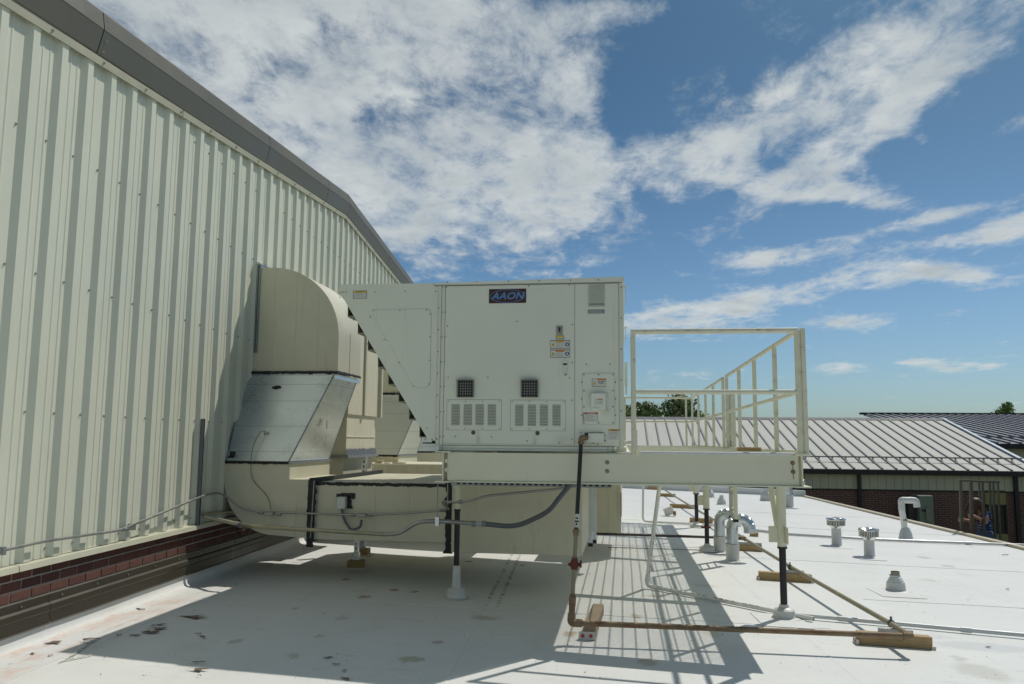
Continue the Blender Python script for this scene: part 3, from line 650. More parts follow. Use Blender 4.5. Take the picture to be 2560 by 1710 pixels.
bm = BM(); q = at(669, 1083, 8.2); box(bm, q.x - .03, q.x + .02, 8.17, 8.22, q.z - .012, q.z + .01); mk('sensor', bm, M_galv2, t)
bm = BM(); q = atx(818, 1062, -3.215)
t = thing('cable_tag', 'pale torn tag stuck on the galvanised side of the near duct', 'tag', q)
prism(bm, [q + Vector((0.0, -.03, .05)), q + Vector((.0, .03, .03)), q + Vector((-.0, .02, -.04)), q + Vector((-.0, -.02, -.05))], (.01, 0, 0)); mk('tag', bm, M_debrisw, t)

# big conduit and its flexible end
t = thing('large_conduit', 'thick yellowed metal conduit with a grey flexible end below the beam', 'conduit', at(800, 1330, 7.4))
bm = BM(); tube(bm, smoothpath([onwall(508, 1290, .06), at(600, 1312, 7.6), at(630, 1316, 7.5), at(800, 1326, 7.4), at(964, 1336, 7.4)], .05, 3), .0195, 10); mk('straight_pipe', bm, M_galvold, t, smooth=True)
bm = BM(); tube(bm, smoothpath([at(960, 1335.7, 7.4), at(1000, 1334, 7.4), at(1045, 1303, 7.4), at(1110, 1303, 7.4), at(1190, 1309, 7.4)], .22, 6), .019, 10); mk('bent_pipe', bm, M_galv2, t, smooth=True)
bm = BM(); tube(bm, smoothpath([onwall(508, 1286, .07), onwall(560, 1280, .07), onwall(600, 1274, .07)], .03, 3), .018, 10); tube(bm, [onwall(503, 1050 + 4, .03), onwall(503, 1055, .03)], .001, 4); mk('wall_pipe', bm, M_galvold, t, smooth=True)
bm = BM(); pth = []
ctrl = [at(1212, 1310, 7.4), at(1290, 1318, 7.3), at(1372, 1280, 7.1), at(1402, 1240, 6.95), at(1432, 1205, 6.85)]
pth = smoothpath(ctrl, .6, 10); tube(bm, pth, .022, 10); mk('flexible_pipe', bm, M_flex, t, smooth=True)
bm = BM()
for X0, X1, r in ((1180, 1189, .027), (1205, 1215, .028)): cyl(bm, at(X0, 1309, 7.4), at(X1, 1310, 7.4), r, 10)
cyl(bm, at(589, 1309.5, 7.63), at(604, 1313, 7.58), .028, 10)
mk('coupling', bm, M_strut, t)
bm = BM(); cyl(bm, at(1189, 1309, 7.4), at(1205, 1310, 7.4), .021, 10); mk('bright_nipple', bm, M_galv, t)
t = thing('hanger', 'thin threaded rod and clamp hanging from the beam to hold the thick conduit', 'pipe hanger', at(1094, 1300, 7.4))
bm = BM(); cyl(bm, at(1094, 1208, 7.4), at(1094, 1294, 7.4), .005, 6); cyl(bm, at(1119, 1208, 7.35), at(1119, 1262, 7.35), .005, 6); mk('rod', bm, M_strut, t)
bm = BM(); q = at(1094, 1304, 7.4); box(bm, q.x - .018, q.x + .018, q.y - .026, q.y + .026, q.z - .038, q.z + .042); mk('clamp', bm, M_galv, t)
t = thing('upper_conduit', 'middle conduit sloping up to the beam beside the black flexible pipe', 'conduit', at(1250, 1235, 7.3))
bm = BM(); tube(bm, smoothpath([at(1121, 1273, 7.8), at(1104, 1254, 7.45), at(1130, 1256, 7.35), at(1180, 1252, 7.3), at(1213, 1240, 7.3), at(1400, 1222, 7.25), at(1462, 1212, 7.2)], .1, 4), .0115, 8); mk('pipe', bm, M_galv2, t, smooth=True)
bm = BM(); cyl(bm, at(1146, 1255, 7.33), at(1157, 1254, 7.33), .017, 8); mk('coupling', bm, M_strut, t)
t = thing('strut_channel', 'perforated steel strut fixed level beneath the beam', 'strut', at(1330, 1213, 7.1))
bm = BM(); a = at(1128, 1210, 7.1); b = at(1530, 1217, 7.1); box(bm, a.x, b.x, 7.1, 7.14, 1.105, 1.140)
mk('channel', bm, M_strut, t)
bm = BM()
for i in range(26): x = a.x + .05 + i * .052; box(bm, x, x + .028, 7.0985, 7.1, 1.116, 1.130)
mk('slot', bm, M_dark, t)
t = thing('wall_strut', 'dark vertical steel strut fixed to the ribbed wall', 'strut', onwall(505, 1300, .05))
bm = BM(); a = onwall(508, 1047, .05); b = onwall(503, 1312, .05); s_ = (a + b) / 2; obox(bm, Vector((a.x, a.y, (a.z + b.z) / 2)), WN, WD, Z_, .032, .030, a.z - b.z); mk('channel', bm, M_flex, t)
bm = BM(); obox(bm, Vector((a.x, a.y, (a.z + b.z) / 2)) + WN * .0170 - WD * .002, WN, WD, Z_, .002, .014, a.z - b.z - .01); mk('channel_slot', bm, M_dark, t)
# duct stands on wood blocks
def stand(X, Y, ztop, label, wx=.16, X0=0):
    p = onroof(X, Y); t = thing('duct_stand', label, 'support', p, 'slotted duct supports on wood blocks')
    bm = BM(); box(bm, p.x - wx / 2, p.x + wx / 2, p.y - .07, p.y + .07, p.z - .005, p.z + .085, .004); mk('wood_block', bm, M_wood, t)
    bm = BM(); box(bm, p.x - wx / 2 - .02, p.x + wx / 2 + .03, p.y - .09, p.y + .09, p.z - .004, p.z + .012); mk('base_pad', bm, M_foot, t)
    bm = BM(); box(bm, p.x - .022, p.x + .022, p.y - .022, p.y + .022, p.z + .085, ztop); mk('upright', bm, M_galv, t)
    bm = BM(); box(bm, p.x - .033, p.x + .033, p.y - .03, p.y + .03, p.z + .085, p.z + .17); mk('foot_bracket', bm, M_galv, t)
    bm = BM(); z = p.z + .2
    while z < ztop - .03: box(bm, p.x - .006, p.x + .006, p.y - .0235, p.y - .022, z, z + .026); z += .05
    if bm.verts: mk('slot', bm, M_dark, t)
    else: bm.free()
    return t
stand(890, 1420, .50, 'front slotted stand on a yellow wood block under the near duct')
stand(906, 1388, .50, 'rear slotted stand on a dark wood block under the near duct')
for X, Y0, Y1, dd, lab in ((910, 1146, 1182, 9.9, 'galvanised upright beneath the cream boxed duct'), (985, 1145, 1165, 12.2, 'short dark upright behind the rags on the duct top'), (1128, 1135, 1172, 13.2, 'pair of dark uprights left of the beam end')):
    a = at(X, Y0, dd); b = at(X, Y1, dd); t = thing('strut_upright', lab, 'strut', b); bm = BM(); box(bm, a.x - .03, a.x + .03, dd, dd + .04, b.z - .1, a.z + .02); mk('channel', bm, M_galv, t)
    bm = BM(); z = b.z
    while z < a.z: box(bm, a.x - .008, a.x + .008, dd - .002, dd, z, z + .03); z += .06
    mk('slot', bm, M_dark, t)
t = thing('rag_heap', 'pale rags and offcuts lying on the duct behind the near duct', 'rags', at(950, 1160, 11.2))
for i, (X, Y) in enumerate(((905, 1167), (925, 1160), (946, 1157), (951, 1152), (968, 1160), (998, 1159), (975, 1164), (890, 1172), (1020, 1162))):
    bm = BM(); q = at(X, Y, 11.35); w_ = rnd.uniform(.05, .12)
    ring = [Vector((q.x + w_ * math.cos(a) * rnd.uniform(.7, 1.1), q.y + .06 * math.sin(a), q.z - .02)) for a in [k * .9 for k in range(7)]]
    prism(bm, ring, (0, 0, rnd.uniform(.02, .05))); mk('rag', bm, M_debrisw, t)

# ================================================================== STEEL PLATFORM
XL, XR, YF, YB, ZT, ZB = -1.465, 1.337, 6.65, 16.7, 1.397, 1.165
pl = thing('steel_platform', 'cream painted steel platform on round columns holding the rooftop unit', 'platform', (0, YF, rz(0, YF)))
bm = BM(); box(bm, XL + .035, XR - .002, YF, YF + .012, ZB + .004, ZT, .002); mk('front_beam', bm, M_cream, pl)
bm = BM(); box(bm, XL + .10, XR + .0, YF - .018, YF + .10, ZB - .008, ZB + .003, .001); box(bm, XL + .06, XR - .03, YF + .012, YF + .09, ZT - .012, ZT - .001); mk('beam_flange', bm, M_cream, pl)
def ibeam(x, y0, y1, out=0):
    bm = BM(); box(bm, x - .006, x + .006, y0, y1, ZB, ZT - .002); mk('web', bm, M_cream, pl)
    bm = BM(); box(bm, x - .062, x + .062, y0 - .02, y1, ZB - .011, ZB); box(bm, x - .062, x + .062, y0 - .02, y1, ZT - .002, ZT + .009); mk('side_flange', bm, M_cream, pl)
ibeam(XL, YF - .012, YB); ibeam(XR + .022, YF - .012, YB)
for yy in (9.0, 11.75, 14.3, 16.6):
    bm = BM(); box(bm, XL + .08, XR - .02, yy, yy + .01, ZB + .02, ZT - .012); box(bm, XL + .08, XR - .02, yy - .04, yy + .05, ZB + .01, ZB + .02); mk('cross_beam', bm, M_cream, pl)
bm = BM(); box(bm, -.02, .03, YF + .1, YB - .1, ZT - .10, ZT - .013); mk('deck_bearer', bm, M_cream, pl)
for X, Y in ((1116.5, 1152), (1116.5, 1174), (1518, 1156), (1518, 1178), (1981.4, 1157.5), (1982.9, 1179.8)):
    q = at(X, Y, YF); bm = BM(); cyl(bm, q + Y_ * .002, q - Y_ * .004, .017, 14); cyl(bm, q - Y_ * .004, q - Y_ * .013, .011, 6); mk('bolt', bm, M_cream if X < 1500 else (M_tan if X < 1900 else M_rust), pl)
bm = BM()
for X, Y in ((1981.4, 1157.5), (1982.9, 1179.8)):
    q = at(X, Y, YF - .001); prism(bm, [q + Vector((-.004, 0, 0)), q + Vector((.004, 0, 0)), q + Vector((.006, 0, -.05)), q + Vector((-.001, 0, -.06))], (0, -.0006, 0))
mk('rust_run', bm, mat('pale_rust_run', (.36, .22, .08), .8), pl)
# deck: bearing bars across, cross rods along
bm = BM(); yy = YF + .03
while yy < YB: box(bm, .055, XR + .01, yy, yy + .0035, ZT + .006, ZT + .019); yy += .0335
mk('bearing_bars', bm, M_cream, pl, kind='stuff')
bm = BM()
for i in range(13): x = .08 + i * .1016; box(bm, x - .004, x + .004, YF + .03, YB, ZT + .010, ZT + .0185)
mk('cross_rods', bm, M_cream, pl, kind='stuff')
bm = BM(); box(bm, -.16, .052, YF + .02, YB, ZT + .002, ZT + .010); mk('sun_block_plate', bm, M_cream, pl)  # added to stop sunlight leaking between the unit and the grating
bm = BM(); tube(bm, [(.13, YF - .004, ZT + .012), (XR - .03, YF - .004, ZT + .012)], .014, 10); tube(bm, [(.0, YF - .0, ZT + .006), (.075, YF - .0, ZT + .006)], .012, 8); mk('deck_nosing', bm, M_boot, pl)
bm = BM(); box(bm, XR + .012, XR + .020, YF + .02, YB, ZT + .01, ZT + .04); mk('deck_edge', bm, M_cream, pl)
def column(p, ztop, rU, zsplit, rL, bootr=.1, booth=.06, gus=None, mL=M_black, whitez=0):
    bm = BM(); cyl(bm, (p.x, p.y, zsplit), (p.x, p.y, ztop), rU, 18); mk('column', bm, M_cream, pl, smooth=True)
    bm = BM(); cyl(bm, (p.x, p.y, p.z), (p.x, p.y, zsplit + .004), rL, 16); cyl(bm, (p.x, p.y, zsplit - .012), (p.x, p.y, zsplit + .006), rU + .003, 16); mk('lower_column', bm, mL, pl, smooth=True)
    bm = BM(); lathe(bm, (p.x, p.y, p.z), [(bootr * 1.5, .004), (bootr * 1.08, .010), (bootr, .02), (bootr * .98, booth), (bootr * .8, booth + .015), (rL + .014, booth + .025), (rL + .008, booth + .05 + whitez)], 22, wob=.002); mk('boot', bm, M_boot, pl, smooth=True)
p = onroof(1961, 1545); zs = at(1960, 1368, p.y).z; column(p, ZB - .011, .041, zs, .031, .095, .07)
bm = BM(); a = at(1921, 1315, p.y); b = at(1950, 1356, p.y); box(bm, a.x, b.x, p.y - .004, p.y + .004, b.z, a.z); box(bm, p.x + .02, p.x + .028, p.y - .15, p.y - .0, b.z + .0, a.z + .005); mk('gusset_plate', bm, M_cream, pl)
bm = BM(); cyl(bm, at(1925, 1207, p.y + .15), at(1944, 1318, p.y), .026, 12); mk('brace', bm, M_cream, pl, smooth=True)
p = onroof(1140, 1494); column(p, ZB - .011, .028, at(1140, 1274, p.y).z, .026, .085, .07, whitez=.17)
p = onroof(1768, 1378); p.x = p.x; column(p, ZB - .02, .045, at(1765, 1272, p.y).z, .032, .11, .06)
bm = BM(); q = at(1765, 1318, p.y); cyl(bm, q - Z_ * .012, q + Z_ * .012, .07, 8); mk('rusty_collar', bm, M_rust2, pl)
bm = BM(); a = at(1744, 1238, p.y); b = at(1762, 1263, p.y); box(bm, a.x, b.x, p.y - .004, p.y + .004, b.z, a.z); mk('gusset_plate', bm, M_cream, pl)
p = onroof(1742, 1318); column(p, ZB - .02, .055, at(1740, 1234, p.y).z, .035, .12, .05)
bm = BM(); a = at(1723, 1210, p.y); b = at(1739, 1228, p.y); box(bm, a.x, b.x, p.y - .004, p.y + .004, b.z, a.z); mk('gusset_plate', bm, M_cream, pl)
# guard rail
gr = thing('guardrail', 'cream pipe guardrail round the open end of the steel platform', 'railing', (XR, YF, ZT))
ZTR, ZMR, RX, RY = 2.375, 1.89, 1.349, YF - .012
def rail(name, a, b, r=.0215, sm=True, box_=False):
    bm = BM(); tube(bm, [Vector(a), Vector(b)], r, 14); return mk(name, bm, M_rail, gr, smooth=True)
M_rail = mat('cream_rail_paint', (.70, .69, .53), .45, 0, .08, 6, .001, 30, ((.46, .42, .31), .56, 18, (.6, .6, 1)))
xa = .078
for x, rr in ((xa, .0205), (1.349, .0215)): rail('post', (x, RY, ZT - .0 if x < 1 else ZT + .02), (x, RY, ZTR), rr)
rail('post', (1.395, RY + .01, ZT + .02), (1.395, RY + .01, ZTR + .015), .021)
bm = BM(); box(bm, 1.315, 1.425, RY - .03, RY + .05, ZT + .009, ZT + .02); mk('base_plate', bm, M_rail, gr)
rail('top_rail', (xa - .02, RY, ZTR), (1.36, RY, ZTR)); rail('mid_rail', (xa, RY, ZMR), (1.349, RY, ZMR), .019)
for y0, y1 in ((YF, 11.12), (11.53, 16.7)):
    rail('top_rail', (RX, y0, ZTR - .01), (RX, y1, ZTR - .01), .021); rail('mid_rail', (RX, y0, ZMR), (RX, y1, ZMR), .019)
for yy in (7.62, 8.79, 9.95, 11.12, 11.53, 12.8, 14.0, 15.33, 16.7): rail('post', (RX, yy, ZT), (RX, yy, ZTR - .01), .021)
rail('top_rail', (RX, 16.7, ZTR - .01), (-.05, 16.7, ZTR - .01), .021); rail('mid_rail', (RX, 16.7, ZMR), (-.05, 16.7, ZMR), .019); rail('post', (RX - .12, 16.7, ZT), (RX - .12, 16.7, ZTR - .01), .02)
rail('post', (.02, 16.7, ZT), (.02, 16.7, ZTR - .01), .02)
# ladder
ld = thing('ladder', 'cream steel ladder hanging from the gap in the platform railing', 'ladder', (1.45, 11.3, .4))
for yy, mt_ in ((11.15, 0), (11.60, 1)):
    q = at(1827 if not mt_ else 1840, 970, yy); x = 1.42
    bm = BM(); box(bm, x - .012, x + .035, yy - .035, yy + .035, .50, 2.14, .006); cyl(bm, (x - .012, yy, 2.14), (x + .035, yy, 2.14), .035, 14)
    mk('stringer', bm, M_cream if not mt_ else mat('peeling_paint', (.50, .51, .42), .5, 0, .1, 5, 0, 1, ((.012, .012, .012), .56, 11, (1, 1, .8))), ld)
for k in range(5):
    bm = BM(); z = .62 + k * .25; cyl(bm, (1.43, 11.15, z), (1.43, 11.60, z), .012, 8); mk('rung', bm, M_rust if k == 3 else M_cream, ld)
bm = BM()
for yy in (11.15, 11.6): box(bm, 1.40, 1.46, yy - .04, yy + .04, .47, .505)
mk('rubber_foot', bm, M_seal, ld)
# wood offcut lying on the deck
a = at(1845, 1118, 8.2); t = thing('wood_offcut', 'short board lying on the platform deck by the side rail', 'board', (.98, 8.2, ZT + .02))
bm = BM(); a = at(1845, 1116, 8.0); b = at(1903, 1116, 8.0); box(bm, a.x, b.x, 8.0, 8.09, ZT + .019, ZT + .055, .003); mk('board', bm, M_wood, t)

# ================================================================== ROOFTOP UNIT
UY = 6.72; un = thing('rooftop_unit', 'large pale grey green packaged air handler with slanted intake hood', 'air conditioner', (-.8, UY, ZT + .01))
def U(X, Y): q = at(X, Y, UY); return q.x, q.z
ux0, ux1, uz0, uz1 = -1.555, 0.0, 1.452, 2.80
bm = BM(); box(bm, ux0, ux1 - .028, UY + .004, UY + 4.4, uz0, uz1, .003); mk('cabinet', bm, M_unit, un)  # depth, with cap and base, stretched out of view to shade the roof underneath
# face panels with visible gaps
def plate(x0, x1, z0, z1, t0=.004, name='panel', m=None, y=UY, bev=.002):
    bm = BM(); box(bm, x0, x1, y - t0, y + .003, z0, z1, bev); return mk(name, bm, m or M_unit, un)
sx = -1.553
plate(-1.548, -1.520, 1.46, 2.796, .007, 'corner_post', M_unit2); plate(-1.516, -1.488, 1.46, 2.796, .007, 'corner_post', M_unit2)
plate(-1.484, -.398, 1.470, 2.790, .005, 'access_panel', M_soot); plate(-.392, -.036, 1.460, 2.790, .005, 'access_panel', M_soot); plate(-.030, .002, 1.45, 2.80, .010, 'corner_post', M_unit2)
# top cap, sloping a little to the right
bm = BM(); prism(bm, [(-1.58, UY - .02, 2.800), (.012, UY - .02, 2.800), (.012, UY - .02, 2.842), (-1.58, UY - .02, 2.815)], (0, 4.45, 0)); mk('top_cap', bm, M_unit, un)
bm = BM(); box(bm, -1.58, .0, UY - .012, UY + .02, 2.792, 2.800); cyl(bm, (-1.585, UY - .012, 2.806), (-1.45, UY - .012, 2.806), .008, 6); mk('cap_gasket', bm, M_seal if 0 else M_inkg, un)
# skirt
bm = BM(); box(bm, -1.520, -.085, UY - .004, UY + 4.3, ZT + .012, 1.452, .002); mk('base_rail', bm, M_unit, un)
bm = BM(); box(bm, -1.520, -.085, UY - .0055, UY, 1.430, 1.4325); box(bm, -1.5, -.06, UY - .0065, UY, 1.4515, 1.4535); mk('base_seam', bm, M_inkg, un)
bm = BM(); box(bm, -1.53, -.06, UY - .012, UY + .05, ZT + .0095, ZT + .0125); mk('base_gasket', bm, M_seal, un)
# hood
hx0 = -2.425; hz1 = 2.822
bm = BM(); H = [(ux0 + .004, 1.478), (-1.600, 1.478), (hx0 + .04, 2.70), (hx0, 2.745), (hx0, hz1), (ux0 + .004, hz1 - .004)]
prism(bm, [(x, UY + .002, z) for x, z in H], (0, .018, 0)); mk('hood_side', bm, M_unit, un)
bm = BM(); prism(bm, [(ux0, UY + .02, hz1 - .012), (hx0 + .002, UY + .02, hz1 - .008), (hx0 + .002, UY + .02, hz1), (ux0, UY + .02, hz1)], (0, 2.9, 0)); prism(bm, [(hx0 + .001, UY + .02, 2.75), (hx0 + .012, UY + .02, 2.75), (hx0 + .012, UY + .02, hz1 - .012), (hx0 + .001, UY + .02, hz1 - .012)], (0, 2.9, 0)); mk('hood_top', bm, M_unit, un)
for k in range(8):   # rain louvres stepping down the slanted mouth
    f = .10 + k * .118; x = hx0 + .03 + (-1.60 - hx0 - .03) * f; z = 2.72 - (2.72 - 1.478) * f
    bm = BM(); prism(bm, [(x - .035, UY + .03, z - .055), (x + .12, UY + .03, z - .055), (x + .12, UY + .03, z - .045), (x - .033, UY + .03, z - .045), (x - .033, UY + .03, z + .06), (x - .038, UY + .03, z + .06)], (0, 2.85, 0)); mk('louvre', bm, mat('louvre_paint', (.26, .25, .18), .5, 0, .05), un)
bm = BM(); box(bm, -1.66, -1.50, UY + .0, UY + .35, 1.465, 1.475); box(bm, -1.58, -1.54, UY + .002, UY + .02, 1.475, 1.49); mk('drip_lip', bm, M_seal, un)
# pressed cover on the hood (rounded corners)
hp = [(926, 775), (1078, 772), (1075, 968), (1036, 971)]
def roundpoly(P, r, n=5):
    out = []; k = len(P)
    for i in range(k):
        a, b, c = Vector(P[i - 1]), Vector(P[i]), Vector(P[(i + 1) % k]); p = b + (a - b).normalized() * r; q = b + (c - b).normalized() * r
        for j in range(n + 1): t = j / n; out.append(p * (1 - t) ** 2 + b * 2 * t * (1 - t) + q * t * t)
    return out
PP = [U(*q) for q in hp]; R = roundpoly([Vector((x, z)) for x, z in PP], .055)
bm = BM(); prism(bm, [(p.x, UY - .003, p.y) for p in R], (0, .007, 0)); mk('hood_cover', bm, M_unit, un)
bm = BM(); tube(bm, [(p.x, UY + .0005, p.y) for p in R + [R[0]]], .0014, 4, False); mk('cover_gasket', bm, M_inkg, un)
# screws over the whole face
bm = BM()
def sc(X, Y, r=.0062, off=.006): x, z = U(X, Y); cyl(bm, (x, UY - off, z), (x, UY - off - .004, z), r, 8)
for yy in range(0, 7): sc(1107.5 - yy * 1.2, 719 + yy * 62, .0055, .008); sc(1116 - yy * 1.2, 719 + yy * 62, .0055, .008)
for yy in range(0, 7): sc(1097 - yy * .9, 770 + yy * 54.5, .0062, .003)
for X, Y in ((852, 731), (858, 731), (865, 731), (1013, 728), (938, 730), (1089, 729), (850, 743), (884, 800), (918, 860), (954, 920), (990, 985), (1025, 1035), (1063, 1098), (1068, 1070), (1080, 1098)): sc(X, Y, .0055, .0)
for X, Y in ((934, 776), (1000, 776), (1067, 775), (1076, 785), (1075, 842), (1074, 901), (1073, 960), (1035, 966), (998, 907), (961, 849), (926, 792)): sc(X, Y, .0055, .004)
for X, Y in ((1322, 715), (1423, 713), (1431, 812), (1431, 907), (1424, 945), (1430, 1001), (1429, 1098), (1466, 911), (1525, 911), (1220, 944), (1139, 1091), (1229, 1092), (1318, 1102), (1398, 1107), (1121, 944), (1119, 815), (1293, 804), (1494, 1111), (1513, 1103)): sc(X, Y)
for yy in range(5): sc(1553, 719 + yy * 77, .006, .012)
for X in (1120, 1194, 1272, 1349, 1427, 1496): sc(X, 706.5 - (X - 1120) * .014, .006, .022)
for X in (1100, 1106): [sc(X, Y, .005, .006) for Y in (1117, 1123, 1128)]
for X in (1520, 1531): [sc(X, Y, .005, .006) for Y in (1117, 1123, 1128)]
mk('screw', bm, mat('painted_screw', (.27, .29, .24), .4, .2), un, kind='stuff', smooth=True)
# badge
lx0, lz1 = U(1223, 723.5); lx1, lz0 = U(1315.5, 757.5)
bm = BM(); box(bm, lx0, lx1, UY - .009, UY - .005, lz0, lz1, .001); bd = mk('badge', bm, M_logo, un)
bm = BM(); cx, cz = (lx0 + lx1) / 2, (lz0 + lz1) / 2; rx, rz_ = (lx1 - lx0) * .46, (lz1 - lz0) * .45
o_ = [Vector((cx + rx * math.cos(a), UY - .0095, cz + rz_ * math.sin(a))) for a in [k * math.pi / 24 for k in range(49)]]
tube(bm, o_, .0022, 4, False); e = mk('oval_ring', bm, M_logob, None); e.parent = bd; e.matrix_parent_inverse = bd.matrix_world.inverted(); e.parent = bd; e.matrix_parent_inverse = Matrix.Identity(4)
tt = text('lettering', 'AAON', (cx, UY - .0102, cz - .002), .082, M_logob, None, 1.12, .28, .0022); tt.parent = bd; tt.matrix_parent_inverse = Matrix.Identity(4)
# exhaust openings with wire guards
for (X0, Y0, X1, Y1) in ((1147, 953, 1182, 991), (1306, 953, 1343, 991)):
    x0, z1 = U(X0, Y0); x1, z0 = U(X1, Y1)
    bm = BM(); box(bm, x0, x1, UY - .007, UY - .0055, z0, z1); v_ = mk('exhaust_opening', bm, M_dark, un)
    for a in (x0 - .006, x1 - .002): bm = BM(); box(bm, a, a + .008, UY - .025, UY - .0055, z0 - .006, z1 + .004); f_ = mk('guard_frame', bm, mat('sooty_frame', (.10, .10, .075), .6), None); f_.parent = v_
    for a in (z0 - .008, z1 - .0): bm = BM(); box(bm, x0 - .006, x1 + .006, UY - .025 - (.02 if a > z0 else 0), UY - .0055, a, a + .008); f_ = mk('guard_frame', bm, mat('sooty_frame', (.10, .10, .075), .6), None); f_.parent = v_
    bm = BM()
    for k in range(1, 6): xx = x0 + (x1 - x0) * k / 6; box(bm, xx - .0018, xx + .0018, UY - .018, UY - .015, z0, z1)
    for k in range(1, 6): zz = z0 + (z1 - z0) * k / 6; box(bm, x0, x1, UY - .0145, UY - .0115, zz - .0018, zz + .0018)
    g_ = mk('wire_guard', bm, mat('guard_wire', (.30, .31, .29), .4, .5), None); g_.parent = v_
    
    for a in (x0 - .026, x1 + .018): bm = BM(); box(bm, a, a + .008, UY - .010, UY - .0055, z0 - .01, z1 + .02); f_ = mk('side_tab', bm, M_unit2, None); f_.parent = v_
# louvred panels
for (X0, Y0, X1, Y1, banks) in ((1118.5, 999.5, 1253, 1075, (1129.5, 1160, 1189.5, 1220)), (1277, 1000.5, 1414, 1077, (1288.5, 1320, 1350, 1381.5))):
    x0, z1 = U(X0, Y0); x1, z0 = U(X1, Y1); bm = BM(); box(bm, x0 - .003, x1 + .003, UY - .0062, UY - .005, z0 - .003, z1 + .003); mk('panel_gap', bm, M_inkg, un)
    bm = BM(); box(bm, x0, x1, UY - .0085, UY - .005, z0, z1, .001); lp = mk('louvre_panel', bm, M_unit, un)
    for bx in banks:
        a, zt = U(bx, Y0 + 11); b, zb = U(bx + 20, Y1 - 12); bm = BM()
        box(bm, a, b, UY - .0092, UY - .0086, zb, zt); q = mk('slot_shadow', bm, mat('louvre_slot', (.05, .05, .04), .7), None); q.parent = lp
        bm = BM(); n_ = 14
        for k in range(n_):
            zz = zt - (zt - zb) * (k + .5) / n_; prism(bm, [(a, UY - .009, zz + .005), (a, UY - .009, zz - .002), (a, UY - .016, zz - .0045), (a, UY - .016, zz - .003)], (b - a, 0, 0))
        q = mk('louvre_slats', bm, M_unit2, None, kind='stuff'); q.parent = lp
    bm = BM()
    for i in range(4):
        for zz in (z0 + .012, z1 - .012): xx = x0 + .012 + (x1 - x0 - .024) * i / 3; cyl(bm, (xx, UY - .0085, zz), (xx, UY - .012, zz), .005, 8)
    q = mk('screw', bm, MATS['painted_screw'], None); q.parent = lp
for X in (1183.5, 1344): bm = BM(); x, z = U(X, 1081.5 + (X > 1200) * 1.5); cyl(bm, (x, UY - .005, z), (x, UY - .0075, z), .018, 18); mk('hole_plug', bm, mat('brown_plug', (.09, .08, .05), .6), un)
# labels
def label_plate(X0, Y0, X1, Y1, m, name='label_plate', off=.0068, back=None):
    x0, z1 = U(X0, Y0); x1, z0 = U(X1, Y1); bm = BM(); box(bm, x0, x1, UY - off, UY - .0052 if back is None else UY - back, z0, z1); return mk(name, bm, m, un)
def lab(par, X0, Y0, X1, Y1, m, off, name='print'):
    x0, z1 = U(X0, Y0); x1, z0 = U(X1, Y1); bm = BM(); box(bm, x0, x1, UY - off, UY - off + .0004, z0, z1); q = mk(name, bm, m, None); q.parent = par; return q
def lines(par, X0, X1, Y0, Y1, n, off, m=None):
    bm = BM()
    for k in range(n):
        YY = Y0 + (Y1 - Y0) * (k + .5) / n; x0, z = U(X0 + rnd.uniform(0, 1), YY); x1, _ = U(X1 - rnd.uniform(0, (X1 - X0) * .3), YY); x = x0
        while x < x1 - .002: w_ = rnd.uniform(.004, .011); box(bm, x, min(x + w_, x1), UY - off, UY - off + .0003, z - .0011, z + .0011); x += w_ + .0025
    q = mk('print_lines', bm, m or M_inkg, None); q.parent = par
# caution on hood
q = label_plate(883, 727, 916.5, 746.5, M_back, off=.0015, back=-.001); lab(q, 884, 728, 915.5, 732, M_yel, .0022); lab(q, 885, 732.3, 914.5, 745, M_white, .0021); lines(q, 887, 913, 734, 744, 5, .0026)
x, z = U(899.5, 730); c_ = text('lettering', 'CAUTION', (x, UY - .0028, z), .013, M_ink, None, 1.2, 0, .0003, depth=.0001); c_.parent = q
# data sheet
q = label_plate(1470, 711, 1512.5, 767, mat('faded_sheet', (.48, .50, .43), .5)); lines(q, 1473, 1511, 713, 730, 6, .0075); lines(q, 1474, 1508, 733, 757, 9, .0075, mat('faint_print', (.36, .37, .33), .6)); lab(q, 1473, 758.5, 1511, 763.5, M_inkg, .0076)
q = label_plate(1469.5, 774, 1511.5, 784, M_grey); lines(q, 1471, 1511, 775, 783, 3, .0075, M_white)
